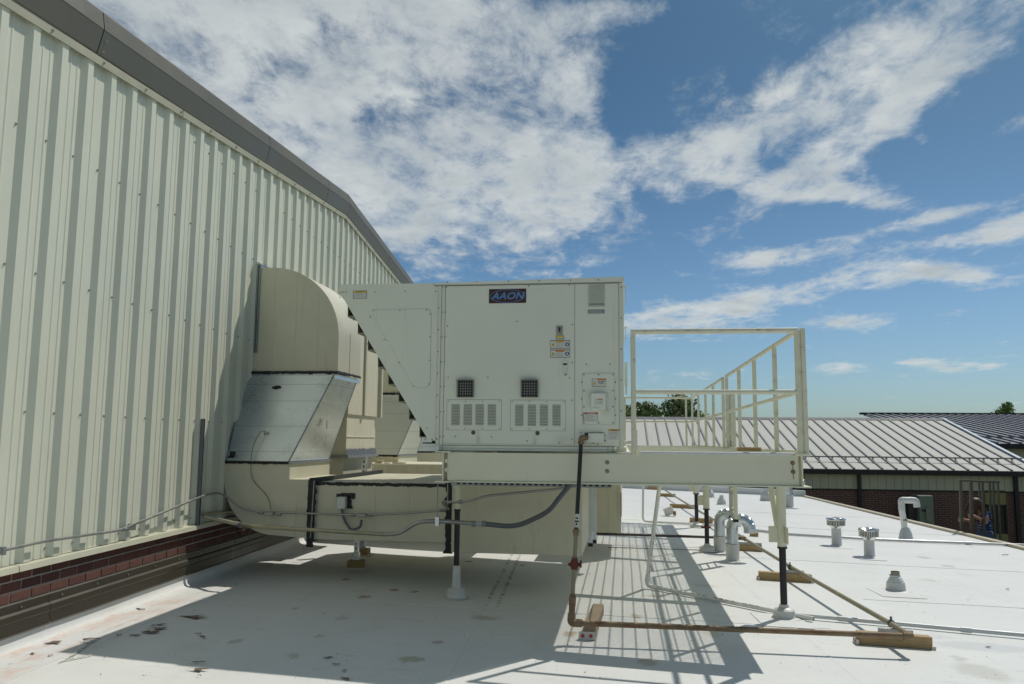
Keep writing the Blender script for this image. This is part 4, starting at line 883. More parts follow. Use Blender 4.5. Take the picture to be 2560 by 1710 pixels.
# latch
q = label_plate(1391, 815, 1407, 837.5, mat('latch_plate', (.33, .32, .26), .5), 'latch', .012)
x, z = U(1399, 824); bm = BM(); cyl(bm, (x, UY - .012, z + .008), (x, UY - .020, z + .008), .010, 10); box(bm, x - .005, x + .005, UY - .022, UY - .012, z - .022, z + .008); s_ = mk('latch_knob', bm, M_ink, None); s_.parent = q
q = label_plate(1389.5, 838.5, 1410.5, 849, M_back); lab(q, 1391, 839.5, 1409, 844, M_yel, .0078); lab(q, 1392, 844, 1408, 846, M_white, .0078)
def warn(Y0, Y1, colr):
    q = label_plate(1375.5, Y0, 1425.5, Y1, M_back); h = Y1 - Y0
    lab(q, 1377, Y0 + h * .12, 1424, Y1 - h * .1, M_white, .0078); lab(q, 1389, Y0 + h * .06, 1411, Y0 + h * .28, colr, .0084); lines(q, 1390, 1410.5, Y0 + h * .36, Y1 - h * .15, 4, .0086)
    x, z = U(1383, (Y0 + Y1) / 2); s = .016; bm = BM(); prism(bm, [(x - s, UY - .0084, z - s * .9), (x + s, UY - .0084, z - s * .9), (x, UY - .0084, z + s)], (0, .0004, 0)); e = mk('warning_triangle', bm, M_yel, None); e.parent = q
    bm = BM(); prism(bm, [(x - .002, UY - .0088, z + .006), (x + .003, UY - .0088, z + .006), (x, UY - .0088, z - .002), (x + .003, UY - .0088, z - .002), (x - .002, UY - .0088, z - .012), (x - .001, UY - .0088, z - .004), (x - .004, UY - .0088, z - .004)], (0, .0003, 0)); e = mk('bolt_symbol', bm, M_ink, None); e.parent = q
    x, z = U(1418, (Y0 + Y1) / 2); bm = BM(); cyl(bm, (x, UY - .0084, z), (x, UY - .0080, z), .017, 20); e = mk('blue_disc', bm, M_blue, None); e.parent = q
    bm = BM(); box(bm, x - .006, x + .006, UY - .0090, UY - .0085, z - .009, z + .003)
    for k in range(4): box(bm, x - .006 + k * .0033, x - .0037 + k * .0033, UY - .0090, UY - .0085, z + .003, z + .008 + (k in (1, 2)) * .003)
    e = mk('glove_symbol', bm, M_white, None); e.parent = q
warn(850.5, 872, mat('amber_print', (.62, .34, .03), .5)); warn(874, 894.5, M_ora)
x, z = U(1400, 876.5); 
# pull handle
x, z = U(1413, 907); x2, z2 = U(1413, 936); bm = BM(); cyl(bm, (x, UY - .005, z), (x, UY - .018, z), .0215, 20); prism(bm, [(x - .020, UY - .018, z - .006), (x + .020, UY - .018, z - .006), (x + .006, UY - .018, z2 - .006), (x - .007, UY - .018, z2 - .006)], (0, .008, 0)); hd = mk('handle', bm, M_unit2, un, smooth=True)
bm = BM(); cyl(bm, (x + .004, UY - .005, z2 - .003), (x + .004, UY - .022, z2 - .003), .006, 8); e = mk('handle_stop', bm, M_ink, None); e.parent = hd
# service plate with disconnect box
x0, z1 = U(1456.5, 933.5); x1, z0 = U(1537, 1060.5)
bm = BM(); box(bm, x0 - .002, x1 + .002, UY - .0062, UY - .005, z0 - .002, z1 + .002); mk('panel_gap', bm, M_inkg, un)
bm = BM(); box(bm, x0, x1, UY - .0095, UY - .005, z0, z1, .001); sp_ = mk('service_plate', bm, M_unit, un)
bm = BM()
for X in (1460, 1496.5, 1532.5):
    for Y in (937, 1057): a, b = U(X, Y); cyl(bm, (a, UY - .0095, b), (a, UY - .014, b), .0068, 8)
for Y in (977, 1017):
    for X in (1460, 1532.5): a, b = U(X, Y); cyl(bm, (a, UY - .0095, b), (a, UY - .014, b), .0068, 8)
for Y in (956, 997, 1038):
    for X in (1454.5, 1538.5): a, b = U(X, Y); cyl(bm, (a, UY - .005, b), (a, UY - .010, b), .0068, 8)
e = mk('screw', bm, MATS['painted_screw'], None, kind='stuff'); e.parent = sp_
a, b = U(1478, 983.5); c, d = U(1515, 1026); bm = BM(); box(bm, a, c, UY - .075, UY - .0096, d, b, .006); dx_ = mk('disconnect_box', bm, M_unit, un)
bm = BM(); box(bm, a - .022, a, UY - .02, UY - .0096, b - .03, b + .0); box(bm, c, c + .02, UY - .02, UY - .0096, b - .03, b + .0); box(bm, c - .01, c + .018, UY - .03, UY - .0096, d - .035, d - .0); e = mk('mounting_ear', bm, M_unit2, None); e.parent = dx_
x, z = (a + c) / 2, (b + d) / 2; bm = BM(); box(bm, x - .03, x + .037, UY - .0760, UY - .0751, z - .026, z + .022); e = mk('box_label', bm, M_white, None); e.parent = dx_
bm = BM(); box(bm, x - .004, x + .036, UY - .0766, UY - .0761, z + .013, z + .021); e = mk('orange_band', bm, M_ora, None); e.parent = dx_
bm = BM()
for k in range(3): box(bm, x + .0, x + .034, UY - .0766, UY - .0761, z - .018 + k * .010, z - .0165 + k * .010)
for k in range(2): box(bm, x - .045, x - .0 + k * .02, UY - .0758, UY - .0751, z - .044 - k * .008, z - .042 - k * .008)
e = mk('print_lines', bm, M_inkg, None); e.parent = dx_
q = label_plate(1479.5, 946.5, 1515.5, 967.5, M_back, off=.0103); lab(q, 1481, 947.5, 1514.5, 966, M_white, .011); lab(q, 1492.5, 947.2, 1515, 950.5, M_ora, .0115)
x, z = U(1503, 954); e = text('lettering', 'ARC FLASH', (x, UY - .012, z), .0105, M_ink, None, 1, 0, .0004, depth=.0001); e.parent = q
x, z = U(1503, 958.3); e = text('lettering', 'HAZARD', (x, UY - .012, z), .0105, M_ink, None, 1, 0, .0004, depth=.0001); e.parent = q
x, z = U(1486.5, 957.5); s = .014; bm = BM(); prism(bm, [(x - s, UY - .0115, z - s * .9), (x + s, UY - .0115, z - s * .9), (x, UY - .0115, z + s)], (0, .0004, 0)); e = mk('warning_triangle', bm, M_yel, None); e.parent = q
q = label_plate(1457.5, 1031, 1494.5, 1053, M_back, off=.0103); lab(q, 1460, 1035.5, 1493.5, 1052, M_white, .011); lab(q, 1463, 1031.3, 1494.5, 1035.3, M_redp, .0112); lines(q, 1465, 1488, 1037, 1051, 5, .0117)
x, z = U(1478, 1033.3); e = text('lettering', 'DANGER', (x, UY - .012, z), .0135, M_white, None, 1.15, 0, .0004, depth=.0001); e.parent = q
x, z = U(1461.5, 1045); s = .007; bm = BM(); prism(bm, [(x - s, UY - .0117, z - s), (x + s, UY - .0117, z - s), (x, UY - .0117, z + s)], (0, .0004, 0)); e = mk('warning_triangle', bm, M_yel, None); e.parent = q
q = label_plate(1520.5, 1073, 1549.5, 1099.5, M_white); lab(q, 1520.7, 1073.2, 1549.3, 1077.5, mat('amber_print', (.62, .34, .03), .5), .0074); lines(q, 1522, 1549, 1079, 1088, 4, .0074); lines(q, 1524, 1546, 1090, 1098, 2, .0074, M_ink)
x, z = U(1536, 1075.4); e = text('lettering', 'WARNING', (x, UY - .0078, z), .0115, M_ink, None, 1.1, 0, .0003, depth=.0001); e.parent = q
# cover over the gas entry
a, b = U(1465.5, 1083); c, d = U(1510.5, 1106.5); bm = BM(); box(bm, a, c, UY - .045, UY - .0052, d, b, .002); mk('entry_cover', bm, M_unit, un)
bm = BM(); box(bm, a - .01, a + .018, UY - .0455, UY - .045, b - .035, b - .0); mk('entry_hole', bm, M_dark, un)
bm = BM(); box(bm, a - .012, c + .004, UY - .0075, UY - .0052, b + .0, b + .006)
for X, Y in ((1452, 1082), (1480, 1081), (1500, 1081), (1512, 1089), (1512, 1101), (1484, 1108), (1478, 1104)): x, z = U(X, Y); cyl(bm, (x, UY - .005, z), (x, UY - .010, z), .006, 8)
mk('cover_bracket', bm, M_inkg, un)
# hinges and latches poking out on the right edge
bm = BM()
for Y0, Y1, w_ in ((712, 758, .006), (815, 850, .006)):
    x, z1 = U(1564, Y0); _, z0 = U(1564, Y1); box(bm, x - .004, x + .002, UY + .08, UY + .086, z0, z1); cyl(bm, (x - .02, UY + .08, z1), (x + .01, UY + .08, z1), .008, 8)
x, z1 = U(1565, 903); _, z0 = U(1565, 985); box(bm, x - .014, x + .012, UY + .1, UY + .14, z0 + .07, z1); cyl(bm, (x, UY + .12, z0), (x, UY + .12, z0 + .10), .009, 8)
mk('side_latch', bm, M_unit2, un)
bm = BM(); x, z1 = U(1549.3, 790); _, z0 = U(1549.3, 940); box(bm, x - .002, x + .003, UY - .0062, UY - .005, z0, z1); mk('door_gap', bm, M_dark, un)
bm = BM(); box(bm, -.06, .02, UY + .1, UY + .5, 1.405, 1.45); cyl(bm, (.0, UY + .25, 1.49), (.075, UY + .25, 1.49), .014, 10); box(bm, .075, .11, UY + .2, UY + .32, 1.41, 1.60, .006); mk('drain_fitting', bm, M_boot, un)

# ================================================================== GAS PIPING
gp = thing('gas_pipe', 'rusty brown gas pipe dropping from the unit and running along the roof', 'gas pipe', onroof(1428, 1580))
e0 = at(1466, 1094, 6.66); e1 = at(1453, 1094, 6.60); e2 = at(1452.5, 1108, 6.60)
bm = BM(); tube(bm, smoothpath([e0, e1, e2], .05, 6), .022, 12); cyl(bm, e2 - Z_ * .008, e2 + Z_ * .012, .026, 12); mk('elbow', bm, M_rust, gp, smooth=True)
g0 = onroof(1428, 1557, .15); g1 = onroof(2262, 1590, .15)
def rp(f): return e2 * (1 - f) + g0 * f
def fy_(Y): return max(0, min(1, (Y - 1108) / (1552 - 1108.)))
bm = BM(); cyl(bm, rp(0), rp(fy_(1330)), .0165, 12); mk('black_riser', bm, M_black, gp, smooth=True)
bm = BM(); cyl(bm, rp(fy_(1292)), rp(fy_(1308)), .0172, 12); cyl(bm, rp(fy_(1312)), rp(fy_(1325)), .0172, 12); mk('pipe_sticker', bm, M_white, gp, smooth=True)
bm = BM(); obox(bm, rp(fy_(1317)) - Y_ * .0175, X_, Y_, Z_, .012, .002, .025); obox(bm, rp(fy_(1301)) - Y_ * .0175, X_, Y_, Z_, .02, .002, .012, ); mk('sticker_print', bm, M_ink, gp)
bm = BM(); cyl(bm, rp(fy_(1330)), rp(fy_(1337)), .026, 8); cyl(bm, rp(fy_(1337)), rp(fy_(1345)), .021, 12); cyl(bm, rp(fy_(1398)), rp(fy_(1404)), .023, 8); mk('union', bm, M_rust, gp, smooth=True)
bm = BM(); cyl(bm, rp(fy_(1345)), rp(fy_(1402)), .0155, 12); mk('grey_riser', bm, M_tan, gp, smooth=True)
bm = BM(); c0 = rp(fy_(1415)); lathe(bm, c0 - Z_ * .045, [(.018, 0), (.024, .012), (.030, .03), (.034, .045), (.030, .06), (.024, .078), (.018, .09)], 12); cyl(bm, c0 - X_ * .045, c0 + X_ * .05, .013, 10); box(bm, c0.x + .04, c0.x + .055, c0.y - .015, c0.y + .015, c0.z - .02, c0.z + .03); mk('valve', bm, M_rust2, gp, smooth=True)
bm = BM(); cyl(bm, rp(fy_(1428)), rp(fy_(1490)), .0155, 12); mk('lower_riser', bm, M_tan, gp, smooth=True)
bm = BM()
c1 = rp(fy_(1490)); 
for (a_, b_, r) in ((1486, 1492, .022), (1492, 1512, .027), (1512, 1534, .024), (1531, 1538, .029)): cyl(bm, rp(fy_(a_)), rp(fy_(b_)), r, 12)
tube(bm, smoothpath([rp(fy_(1536)), g0, g0 + (g1 - g0).normalized() * .075], .025, 5), .030, 12); cyl(bm, g0 + (g1 - g0).normalized() * .06, g0 + (g1 - g0).normalized() * .08, .030, 12); mk('fitting', bm, M_rust, gp, smooth=True)
bm = BM(); dd = (g1 - g0).normalized(); cyl(bm, g0 + dd * .07, g1, .0205, 14); mk('rusty_run', bm, M_rust, gp, smooth=True)
# back run on blocks
bk = [onroof(X, Y, .15) for X, Y in ((2285, 1583), (2225, 1558), (2100, 1487.6), (1973, 1415), (1860, 1345.6), (1794, 1305), (1731.5, 1268), (1684, 1239), (1654, 1220))]
bk[0] = Vector((g1.x + .04, g1.y + .04, g1.z))
bm = BM(); tube(bm, smoothpath([g1 - X_ * .01, g1 + X_ * .045, bk[1] * .12 + Vector((g1.x + .05, g1.y, g1.z)) * .88], .05, 6), .027, 12); cyl(bm, g1 - X_ * .012, g1 + X_ * .004, .031, 12); mk('corner_elbow', bm, M_rust, gp, smooth=True)
bm = BM(); tube(bm, [Vector((g1.x + .045, g1.y + .05, g1.z)), bk[1], bk[2], bk[3], bk[4]], .021, 12); mk('long_run', bm, M_tan, gp, smooth=True)
bm = BM(); tube(bm, bk[4:], .021, 10); mk('far_run', bm, M_tan, gp, smooth=True)
bm = BM(); cyl(bm, bk[4] - Y_ * .12, bk[4] + Y_ * .1, .032, 10); cyl(bm, bk[4] - X_ * .1, bk[4] + X_ * .02, .03, 10); mk('tee', bm, M_rust, gp, smooth=True)
bm = BM(); cyl(bm, onroof(1491, 1334, .15), bk[4] - X_ * .02, .020, 10); mk('branch', bm, M_brown, gp, smooth=True)
# wood blocks
def block(name, P0, P1, y0, dy, h, label, m=M_wood, strut=None, plates=True):
    t = thing('wood_block', label, 'wood block', P0, 'wood blocks under the roof gas pipe')
    c0 = Vector((P0.x, y0, rz(P0.x, y0))); c1 = Vector((P1.x, y0, rz(P1.x, y0))); d = (c1 - c0); Ln = d.length; d.normalize()
    bm = BM(); obox(bm, (c0 + c1) / 2 + Y_ * dy / 2 + Z_ * h / 2, d, Y_, d.cross(Y_), Ln, dy, h)
    bmesh.ops.bevel(bm, geom=bm.edges[:], offset=.004, segments=1, affect='EDGES'); mk('timber', bm, m, t)
    if plates:
        bm = BM(); obox(bm, c0 + Y_ * dy / 2 + Z_ * .018 - d * .008, d, Y_, d.cross(Y_), .016, dy + .03, .036); mk('end_foot', bm, M_foot, t); bm = BM(); obox(bm, c1 + Y_ * dy / 2 + Z_ * .012 + d * .006, d, Y_, d.cross(Y_), .03, dy + .02, .026); mk('end_foot', bm, M_foot, t)
        bm = BM(); cyl(bm, c0 + Y_ * .02 + Z_ * .02 - d * .017, c0 + Y_ * .02 + Z_ * .02 - d * .02, .011, 10); cyl(bm, c0 + Y_ * (dy - .02) + Z_ * .02 - d * .017, c0 + Y_ * (dy - .02) + Z_ * .02 - d * .02, .011, 10); mk('red_fastener', bm, M_red, t)
    if strut:
        a, b = strut; pa = c0 + d * (Ln * a) + Y_ * dy / 2 + Z_ * (h + .018); pb = c0 + d * (Ln * b) + Y_ * dy / 2 + Z_ * (h + .018)
        bm = BM(); obox(bm, (pa + pb) / 2, d, Y_, d.cross(Y_), (pb - pa).length, .042, .036); mk('strut_channel', bm, M_galv2, t)
    return t
p0 = onroof(2147, 1611); p1 = onroof(2312, 1611); block('wood_block', p0, p1, p0.y, .09, .092, 'long treated block under the pipe corner, nearest of the row', strut=(.30, .76), m=mat('near_lumber', (.40, .275, .13), .75, 0, .3, 5, .001, 50, stretch=(2, 14, 14)))
p0 = onroof(1899, 1450); p1 = onroof(2022, 1452); block('b', p0, p1, p0.y, .09, .092, 'block crossing behind the black right hand column', strut=(.42, .86))
p0 = onroof(1838, 1376); p1 = onroof(1903, 1378); block('b', p0, p1, p0.y, .09, .085, 'block half hidden by the near gooseneck vent', strut=(.1, 1.0))
p0 = onroof(1725, 1306); p1 = onroof(1781, 1308); block('b', p0, p1, p0.y, .09, .09, 'block at the foot of the thin dark column', plates=False)
p0 = onroof(1675, 1269); p1 = onroof(1734, 1270); block('b', p0, p1, p0.y, .09, .09, 'yellowish block just beyond the tipped block', plates=False)
p0 = onroof(1650, 1241); p1 = onroof(1689, 1243); block('b', p0, p1, p0.y, .09, .09, 'small distant block, last but one of the row', plates=False)
p0 = onroof(1620, 1223.5); p1 = onroof(1643, 1224.5); block('b', p0, p1, p0.y, .09, .09, 'most distant block, near the roof curb', plates=False)
p0 = onroof(1876, 1341); p1 = onroof(1896, 1342); block('b', p0, p1, p0.y, .09, .07, 'short brown block right of the gooseneck', plates=False)
# clamps on blocks
for X, Y, lab_ in ((2228, 1553, 'dark pipe clamp on the nearest long block'), (1975, 1412, 'dark pipe clamp beside the black right hand column')):
    q = onroof(X, Y + 6, .15); t = thing('pipe_clamp', lab_, 'clamp', q); bm = BM(); d = (bk[1] - bk[2]).normalized(); cyl(bm, q - d * .012, q + d * .012, .030, 12); obox(bm, q + Z_ * .04, X_, Y_, Z_, .014, .02, .03); mk('clamp_band', bm, M_flex, t)
# block set lengthways under the left end of the pipe
p = onroof(1467.5, 1600); t = thing('wood_block', 'weathered block lying lengthways under the left end of the rusty pipe', 'wood block', p, 'wood blocks under the roof gas pipe')
bm = BM(); Lb = .82; obox(bm, p + Vector((-.00, Lb / 2, .068)) + X_ * .04, (Y_ + X_ * .05).normalized(), X_, Z_, Lb, .092, .088); bmesh.ops.bevel(bm, geom=bm.edges[:], offset=.004, segments=1, affect='EDGES'); mk('timber', bm, M_woodold, t)
bm = BM(); box(bm, p.x - .062, p.x + .062, p.y - .012, p.y + .004, p.z + .002, p.z + .062); box(bm, p.x + .05, p.x + .062, p.y, p.y + .1, p.z + .002, p.z + .02); mk('end_foot', bm, M_foot, t)
for dx in (-.032, .030): bm = BM(); cyl(bm, (p.x + dx, p.y - .012, p.z + .033), (p.x + dx, p.y - .016, p.z + .033), .014, 14); mk('red_fastener', bm, M_red, t)
# tipped block
p = onroof(1672, 1290); t = thing('wood_block', 'loose white wrapped block tipped over on the open roof', 'wood block', p)
bm = BM(); obox(bm, p + Z_ * .1, Vector((.85, 0, .35)).normalized(), Y_, Vector((-.35, 0, .85)).normalized(), .2, .12, .16); mk('wrapped_body', bm, M_foot, t); bm = BM(); obox(bm, p + Vector((.12, -.01, .06)), X_, Y_, Z_, .06, .1, .09); mk('timber_end', bm, M_wood, t)

# ================================================================== DRAIN AND ELECTRICAL LINES ON THE ROOF
t = thing('drain_pipe', 'white plastic drain pipe slanting down from the platform onto the roof', 'drain pipe', onroof(1616, 1466))
bm = BM(); q0 = onroof(1616.5, 1464, .03); top = at(1650, 1205, q0.y - .02); tube(bm, smoothpath([top, q0 + Z_ * .0, q0 + (onroof(2030, 1546, .03) - q0) * .1], .05, 5), .021, 12); mk('drop_pipe', bm, M_pvc, t, smooth=True)
bm = BM(); tube(bm, [q0 + (onroof(2030, 1546, .03) - q0) * .08, onroof(2034, 1547, .026)], .020, 12, False); mk('roof_pipe', bm, M_pvc, t, smooth=True)
bm = BM(); cyl(bm, q0 + (top - q0) * .04, q0 + (top - q0) * .10, .026, 12); mk('coupling', bm, M_pvc, t, smooth=True)
bm = BM()
for k in range(7): f = .12 + k * .055; a = q0 + (top - q0) * f + Vector((.012, -.0185, 0)); b = q0 + (top - q0) * (f + .03) + Vector((.012, -.0185, 0)); cyl(bm, a, b, .0035, 5)
for k in range(12):
    if k in (3, 8): continue
    P1_ = onroof(2034, 1547, .03); f = .3 + k * .035; a = q0 + (P1_ - q0) * f + Vector((0, -.012, .0165)); b = q0 + (P1_ - q0) * (f + .024) + Vector((0, -.012, .0165)); cyl(bm, a, b, .0028, 5)
mk('pipe_print', bm, M_inkg, t)
t = thing('drain_pipe', 'farther thin white drain pipe dropping to the roof then turning right', 'drain pipe', onroof(1607, 1303))
q0 = onroof(1607, 1303, .03); bm = BM(); tube(bm, smoothpath([at(1608, 1200, q0.y), q0, onroof(1752, 1311, .03), onroof(1800, 1314, .03)], .08, 5), .021, 10); mk('pipe', bm, M_pvc, t, smooth=True)
t = thing('roof_conduit', 'grey conduit lying on the roof from the right column to the right edge', 'conduit', onroof(2300, 1565))
a = onroof(1985, 1536, .03); b = onroof(2700, 1600, .03); bm = BM(); cyl(bm, a, b, .018, 10); mk('pipe', bm, M_roofc, t, smooth=True)
for f in (.18, .62): bm = BM(); q = a + (b - a) * f; d = (b - a).normalized(); cyl(bm, q - d * .04, q + d * .04, .023, 10); mk('coupling', bm, M_roofc, t, smooth=True)
t = thing('roof_conduit', 'farther grey conduit lying on the roof behind the two capped vents', 'conduit', onroof(2200, 1350))
pts = [onroof(1885, 1325, .03), onroof(1970, 1335, .03), onroof(2200, 1349, .03), onroof(2700, 1368, .03)]; bm = BM(); tube(bm, pts, .022, 8); mk('pipe', bm, M_roofc, t, smooth=True)
bm = BM(); q = onroof(2421, 1357.5, .03); cyl(bm, q - X_ * .05, q + X_ * .05, .028, 8); mk('coupling', bm, M_roofc, t)
t = thing('ground_wire', 'thin grey cable lying across the shaded roof behind the rusty pipe', 'cable', onroof(1700, 1530))
bm = BM(); tube(bm, [onroof(X, Y, .006) for X, Y in ((1520, 1368), (1620, 1371), (1790, 1376))], .006, 5); mk('cable', bm, M_inkg, t)

# ================================================================== ROOF VENTS
def gooseneck(X, Y, h, r, turn, label, white=.42, shiny=M_galv, drop=.06):
    p = onroof(X, Y); t = thing('gooseneck_vent', label, 'roof vent', p, 'curved pipe vents on the roof'); hw = h * white
    bm = BM(); lathe(bm, p, [(r * 1.28, -.01), (r * 1.26, .005), (r * 1.12, .012), (r * 1.12, hw), (r * 1.06, hw + .002), (r * .9, hw + .004)], 22); mk('boot', bm, M_boot, t, smooth=True)
    bm = BM(); lathe(bm, p, [(r, hw - .02), (r, h)], 22); mk('stack', bm, shiny, t, smooth=True)
    bm = BM(); lathe(bm, p, [(r * 1.10, hw - .004), (r * 1.13, hw + .004), (r * 1.05, hw + .010)], 22); mk('band', bm, M_strut, t)
    R_ = r * 1.45; d = Vector((math.cos(turn), math.sin(turn), 0)); c = p + d * R_ + Z_ * h; n = 8
    for k in range(n):   # gored segments, each its own piece
        a0 = math.pi - math.pi * k / n; a1 = math.pi - math.pi * (k + 1) / n; bm = BM()
        pa = c + d * (R_ * math.cos(a0)) + Z_ * (R_ * math.sin(a0)); pb = c + d * (R_ * math.cos(a1)) + Z_ * (R_ * math.sin(a1))
        def ring(a, rr):
            ctr = c + d * (R_ * math.cos(a)) + Z_ * (R_ * math.sin(a)); rad = d * math.cos(a) + Z_ * math.sin(a); side = d.cross(Z_); return [ctr + rad * (rr * math.cos(q)) + side * (rr * math.sin(q)) for q in [i * 2 * math.pi / 20 for i in range(21)]]
        e_ = .02; strip(bm, None, [ring(a0, r * 1.05), ring(a0 - e_, r * 1.0), ring(a1 + e_, r * 1.0), ring(a1, r * 1.05)]); mk('gore', bm, shiny, t, smooth=True)
    bm = BM(); q = p + d * 2 * R_ + Z_ * (h - drop)
    strip(bm, None, [[q + Vector((r * math.cos(a), r * math.sin(a), z)) for a in [i * 2 * math.pi / 20 for i in range(21)]] for z in (0, drop)]); mk('outlet', bm, shiny, t, smooth=True)
    return t
gooseneck(1832, 1400, .42, .078, -.1, 'nearer shiny galvanised gooseneck vent curling over to the right', .50)
gooseneck(1800, 1378, .42, .078, -.35, 'shiny gooseneck vent just behind the nearer one', .50)
gooseneck(1972, 1268, .62, .11, -.1, 'distant short gooseneck vent beyond the end of the beam', .48)
def capvent(X, Y, label, h=.26, r=.07, dz=0, tilt=0):
    p = onroof(X, Y); t = thing('capped_vent', label, 'roof vent', p, 'flue vents with dented caps')
    bm = BM(); lathe(bm, p, [(r * 1.15, -.01), (r * 1.0, .02), (r * .95, h)], 20); mk('stack', bm, M_boot, t, smooth=True)
    bm = BM(); lathe(bm, p, [(r * 1.0, h - .01), (r * 1.05, h), (r * 1.55, h + .03), (r * 1.85, h + .04)], 24); mk('lower_skirt', bm, M_shiny, t, smooth=True)
    R_ = r * 1.85; bm = BM()
    for k in range(36):
        a = k * 2 * math.pi / 36; q = p + Vector((R_ * .97 * math.cos(a), R_ * .97 * math.sin(a), 0)); tt_ = Vector((-math.sin(a), math.cos(a), 0)); obox(bm, q + Z_ * (h + .085), tt_, Vector((math.cos(a), math.sin(a), 0)), Z_, .009, .004, .09)
    mk('louvre_ring', bm, M_shiny, t, kind='stuff')
    bm = BM(); lathe(bm, p, [(R_ * .86, h + .03), (R_ * .86, h + .13)], 20); mk('inner_drum', bm, mat('sooty_drum', (.20, .19, .16), .7), t)
    bm = BM(); rings = []
    for i, (rr, z) in enumerate(((R_ * 1.03, h + .115), (R_ * 1.04, h + .135), (R_ * .98, h + .15), (R_ * .7, h + .155), (R_ * .35, h + .155), (.01, h + .155))):
        ring = []
        for k in range(24):
            a = k * 2 * math.pi / 24; dent = noise.noise(Vector((math.cos(a) * 1.6 + X, math.sin(a) * 1.6, rr * 9))) * .035 * min(1, i / 2); ring.append(bm.verts.new(p + Vector((rr * math.cos(a), rr * math.sin(a), z + dent - abs(dent) * .4))))
        rings.append(ring)
    for u, v_ in zip(rings, rings[1:]):
        for k in range(24): bm.faces.new((u[k], u[(k + 1) % 24], v_[(k + 1) % 24], v_[k]))
    mk('dented_cap', bm, M_shiny, t, smooth=True)
    return t
capvent(2092, 1363, 'farther of the two flue vents with crumpled shiny caps', .28, .078)
capvent(2174, 1391, 'nearer of the two flue vents with crumpled shiny caps', .25, .075)
# white plastic candy cane vent, leaning
p = onroof(2265, 1348); t = thing('plastic_vent', 'leaning white plastic vent pipe hooked over at the top', 'roof vent', p)
y_ = p.y; pts = [p + Z_ * .05, at(2257, 1290, y_), at(2254, 1272, y_)]
bm = BM(); tube(bm, pts, .052, 14); mk('stack', bm, M_pvc, t, smooth=True)
bm = BM(); cyl(bm, at(2260.5, 1302, y_), at(2259.5, 1297, y_), .057, 14); mk('joint', bm, M_inkg, t)
bm = BM(); tube(bm, smoothpath([at(2254.5, 1276, y_), at(2253, 1250, y_), at(2264, 1250.5, y_), at(2276, 1250.5, y_)], .14, 8), .056, 14); tube(bm, smoothpath([at(2276, 1250.5, y_ + .003), at(2290, 1251, y_), at(2293, 1268, y_)], .14, 8), .056, 14); cyl(bm, at(2273, 1250.5, y_), at(2279, 1250.5, y_), .058, 14); mk('hook', bm, M_boot, t, smooth=True)
bm = BM(); lathe(bm, p, [(.13, -.01), (.12, .02), (.105, .10), (.08, .17), (.06, .21)], 20); mk('boot', bm, M_boot, t, smooth=True)
# stepped cone boots
def cone(X, Y, label, s=1.0, openp=True):
    p = onroof(X, Y); t = thing('pipe_boot', label, 'roof vent', p, 'stepped cone pipe boots')
    bm = BM(); lathe(bm, p, [(.155 * s, .002), (.15 * s, .006), (.095 * s, .008), (.094 * s, .02), (.086 * s, .085 * s), (.075 * s, .095 * s), (.074 * s, .108 * s), (.064 * s, .115 * s), (.063 * s, .128 * s), (.05 * s, .135 * s), (.049 * s, .15 * s)], 24); mk('cone', bm, M_boot, t, smooth=True)
    bm = BM(); tube(bm, [p + Z_ * .13 * s, p + Z_ * .19 * s], .042 * s, 20, False); mk('pipe_end', bm, M_tan if openp else M_boot, t, smooth=True)
    if openp:
        bm = BM(); cyl(bm, p + Z_ * .150 * s, p + Z_ * .160 * s, .046 * s, 20); obox(bm, p + Vector((-.05 * s, -.01, .155 * s)), X_, Y_, Z_, .02, .02, .015); mk('hose_clamp', bm, M_strut, t)
    return t
cone(2240, 1476, 'stepped white cone boot with a clamp, alone on the near right roof', 1.08)
cone(1804, 1261, 'small distant white cone boot between the ladder and the thin column', 1.25, False)
cone(1774, 1243, 'tiny far white cone boot partly behind the cream column', 1.5, False)
cone(1916, 1252, 'tall pale cone boot left of the leaning brace', 1.9, False)

# ================================================================== LITTER ON THE ROOF
bm = BM()
def flake(X, Y, s, n=9, el=1.0, rot=0):
    p = onroof(X, Y); pts = []
    for k in range(n): a = 2 * math.pi * k / n; r = s * rnd.choice((.25, .45, .9, 1.15)) * rnd.uniform(.8, 1.2); x = r * math.cos(a) * el; y = r * math.sin(a); pts.append(p + Vector((x * math.cos(rot) - y * math.sin(rot), x * math.sin(rot) + y * math.cos(rot), .006 + rnd.uniform(0, .008))))
    c = bm.verts.new(p + Z_ * .012); vs = [bm.verts.new(q) for q in pts]
    for i in range(n): bm.faces.new((c, vs[i], vs[(i + 1) % n]))
for X, Y, s, e in ((478, 1545, .05, 2.4), (492, 1542, .03, 1.6), (387, 1565, .04, 1.8), (392, 1573, .035, 2), (365, 1583, .05, 1.6), (340, 1590, .02, 2), (300, 1591, .018, 2.4), (135, 1611, .045, 2.4), (235, 1600, .03, 2), (80, 1638, .02, 1.5), (125, 1642, .012, 2), (503, 1594, .02, 1.6), (498, 1587, .015, 2.5), (490, 1659, .02, 1.4), (505, 1658, .022, 1.4), (498, 1677, .025, 2.6), (498, 1692, .01, 1.2),
                   (823, 1646, .018, 2), (840, 1664, .018, 1.6), (865, 1656, .01, 1), (860, 1679, .018, 1.6), (864, 1700, .02, 1.8), (808, 1538, .012, 1.4), (1728, 1604, .012, 1), (1806, 1590, .008, 1), (2420, 1502, .01, 1), (2468, 1619, .02, 2), (2310, 1533, .01, 1), (2520, 1475, .02, 2), (2510, 1388, .03, 2.5), (1474, 1437, .012, 1), (215, 1607, .03, 2.2), (590, 1463, .012, 1.5), (350, 1525, .02, 2.5)):
    flake(X, Y, s, 11, e, rnd.uniform(-.3, .6))
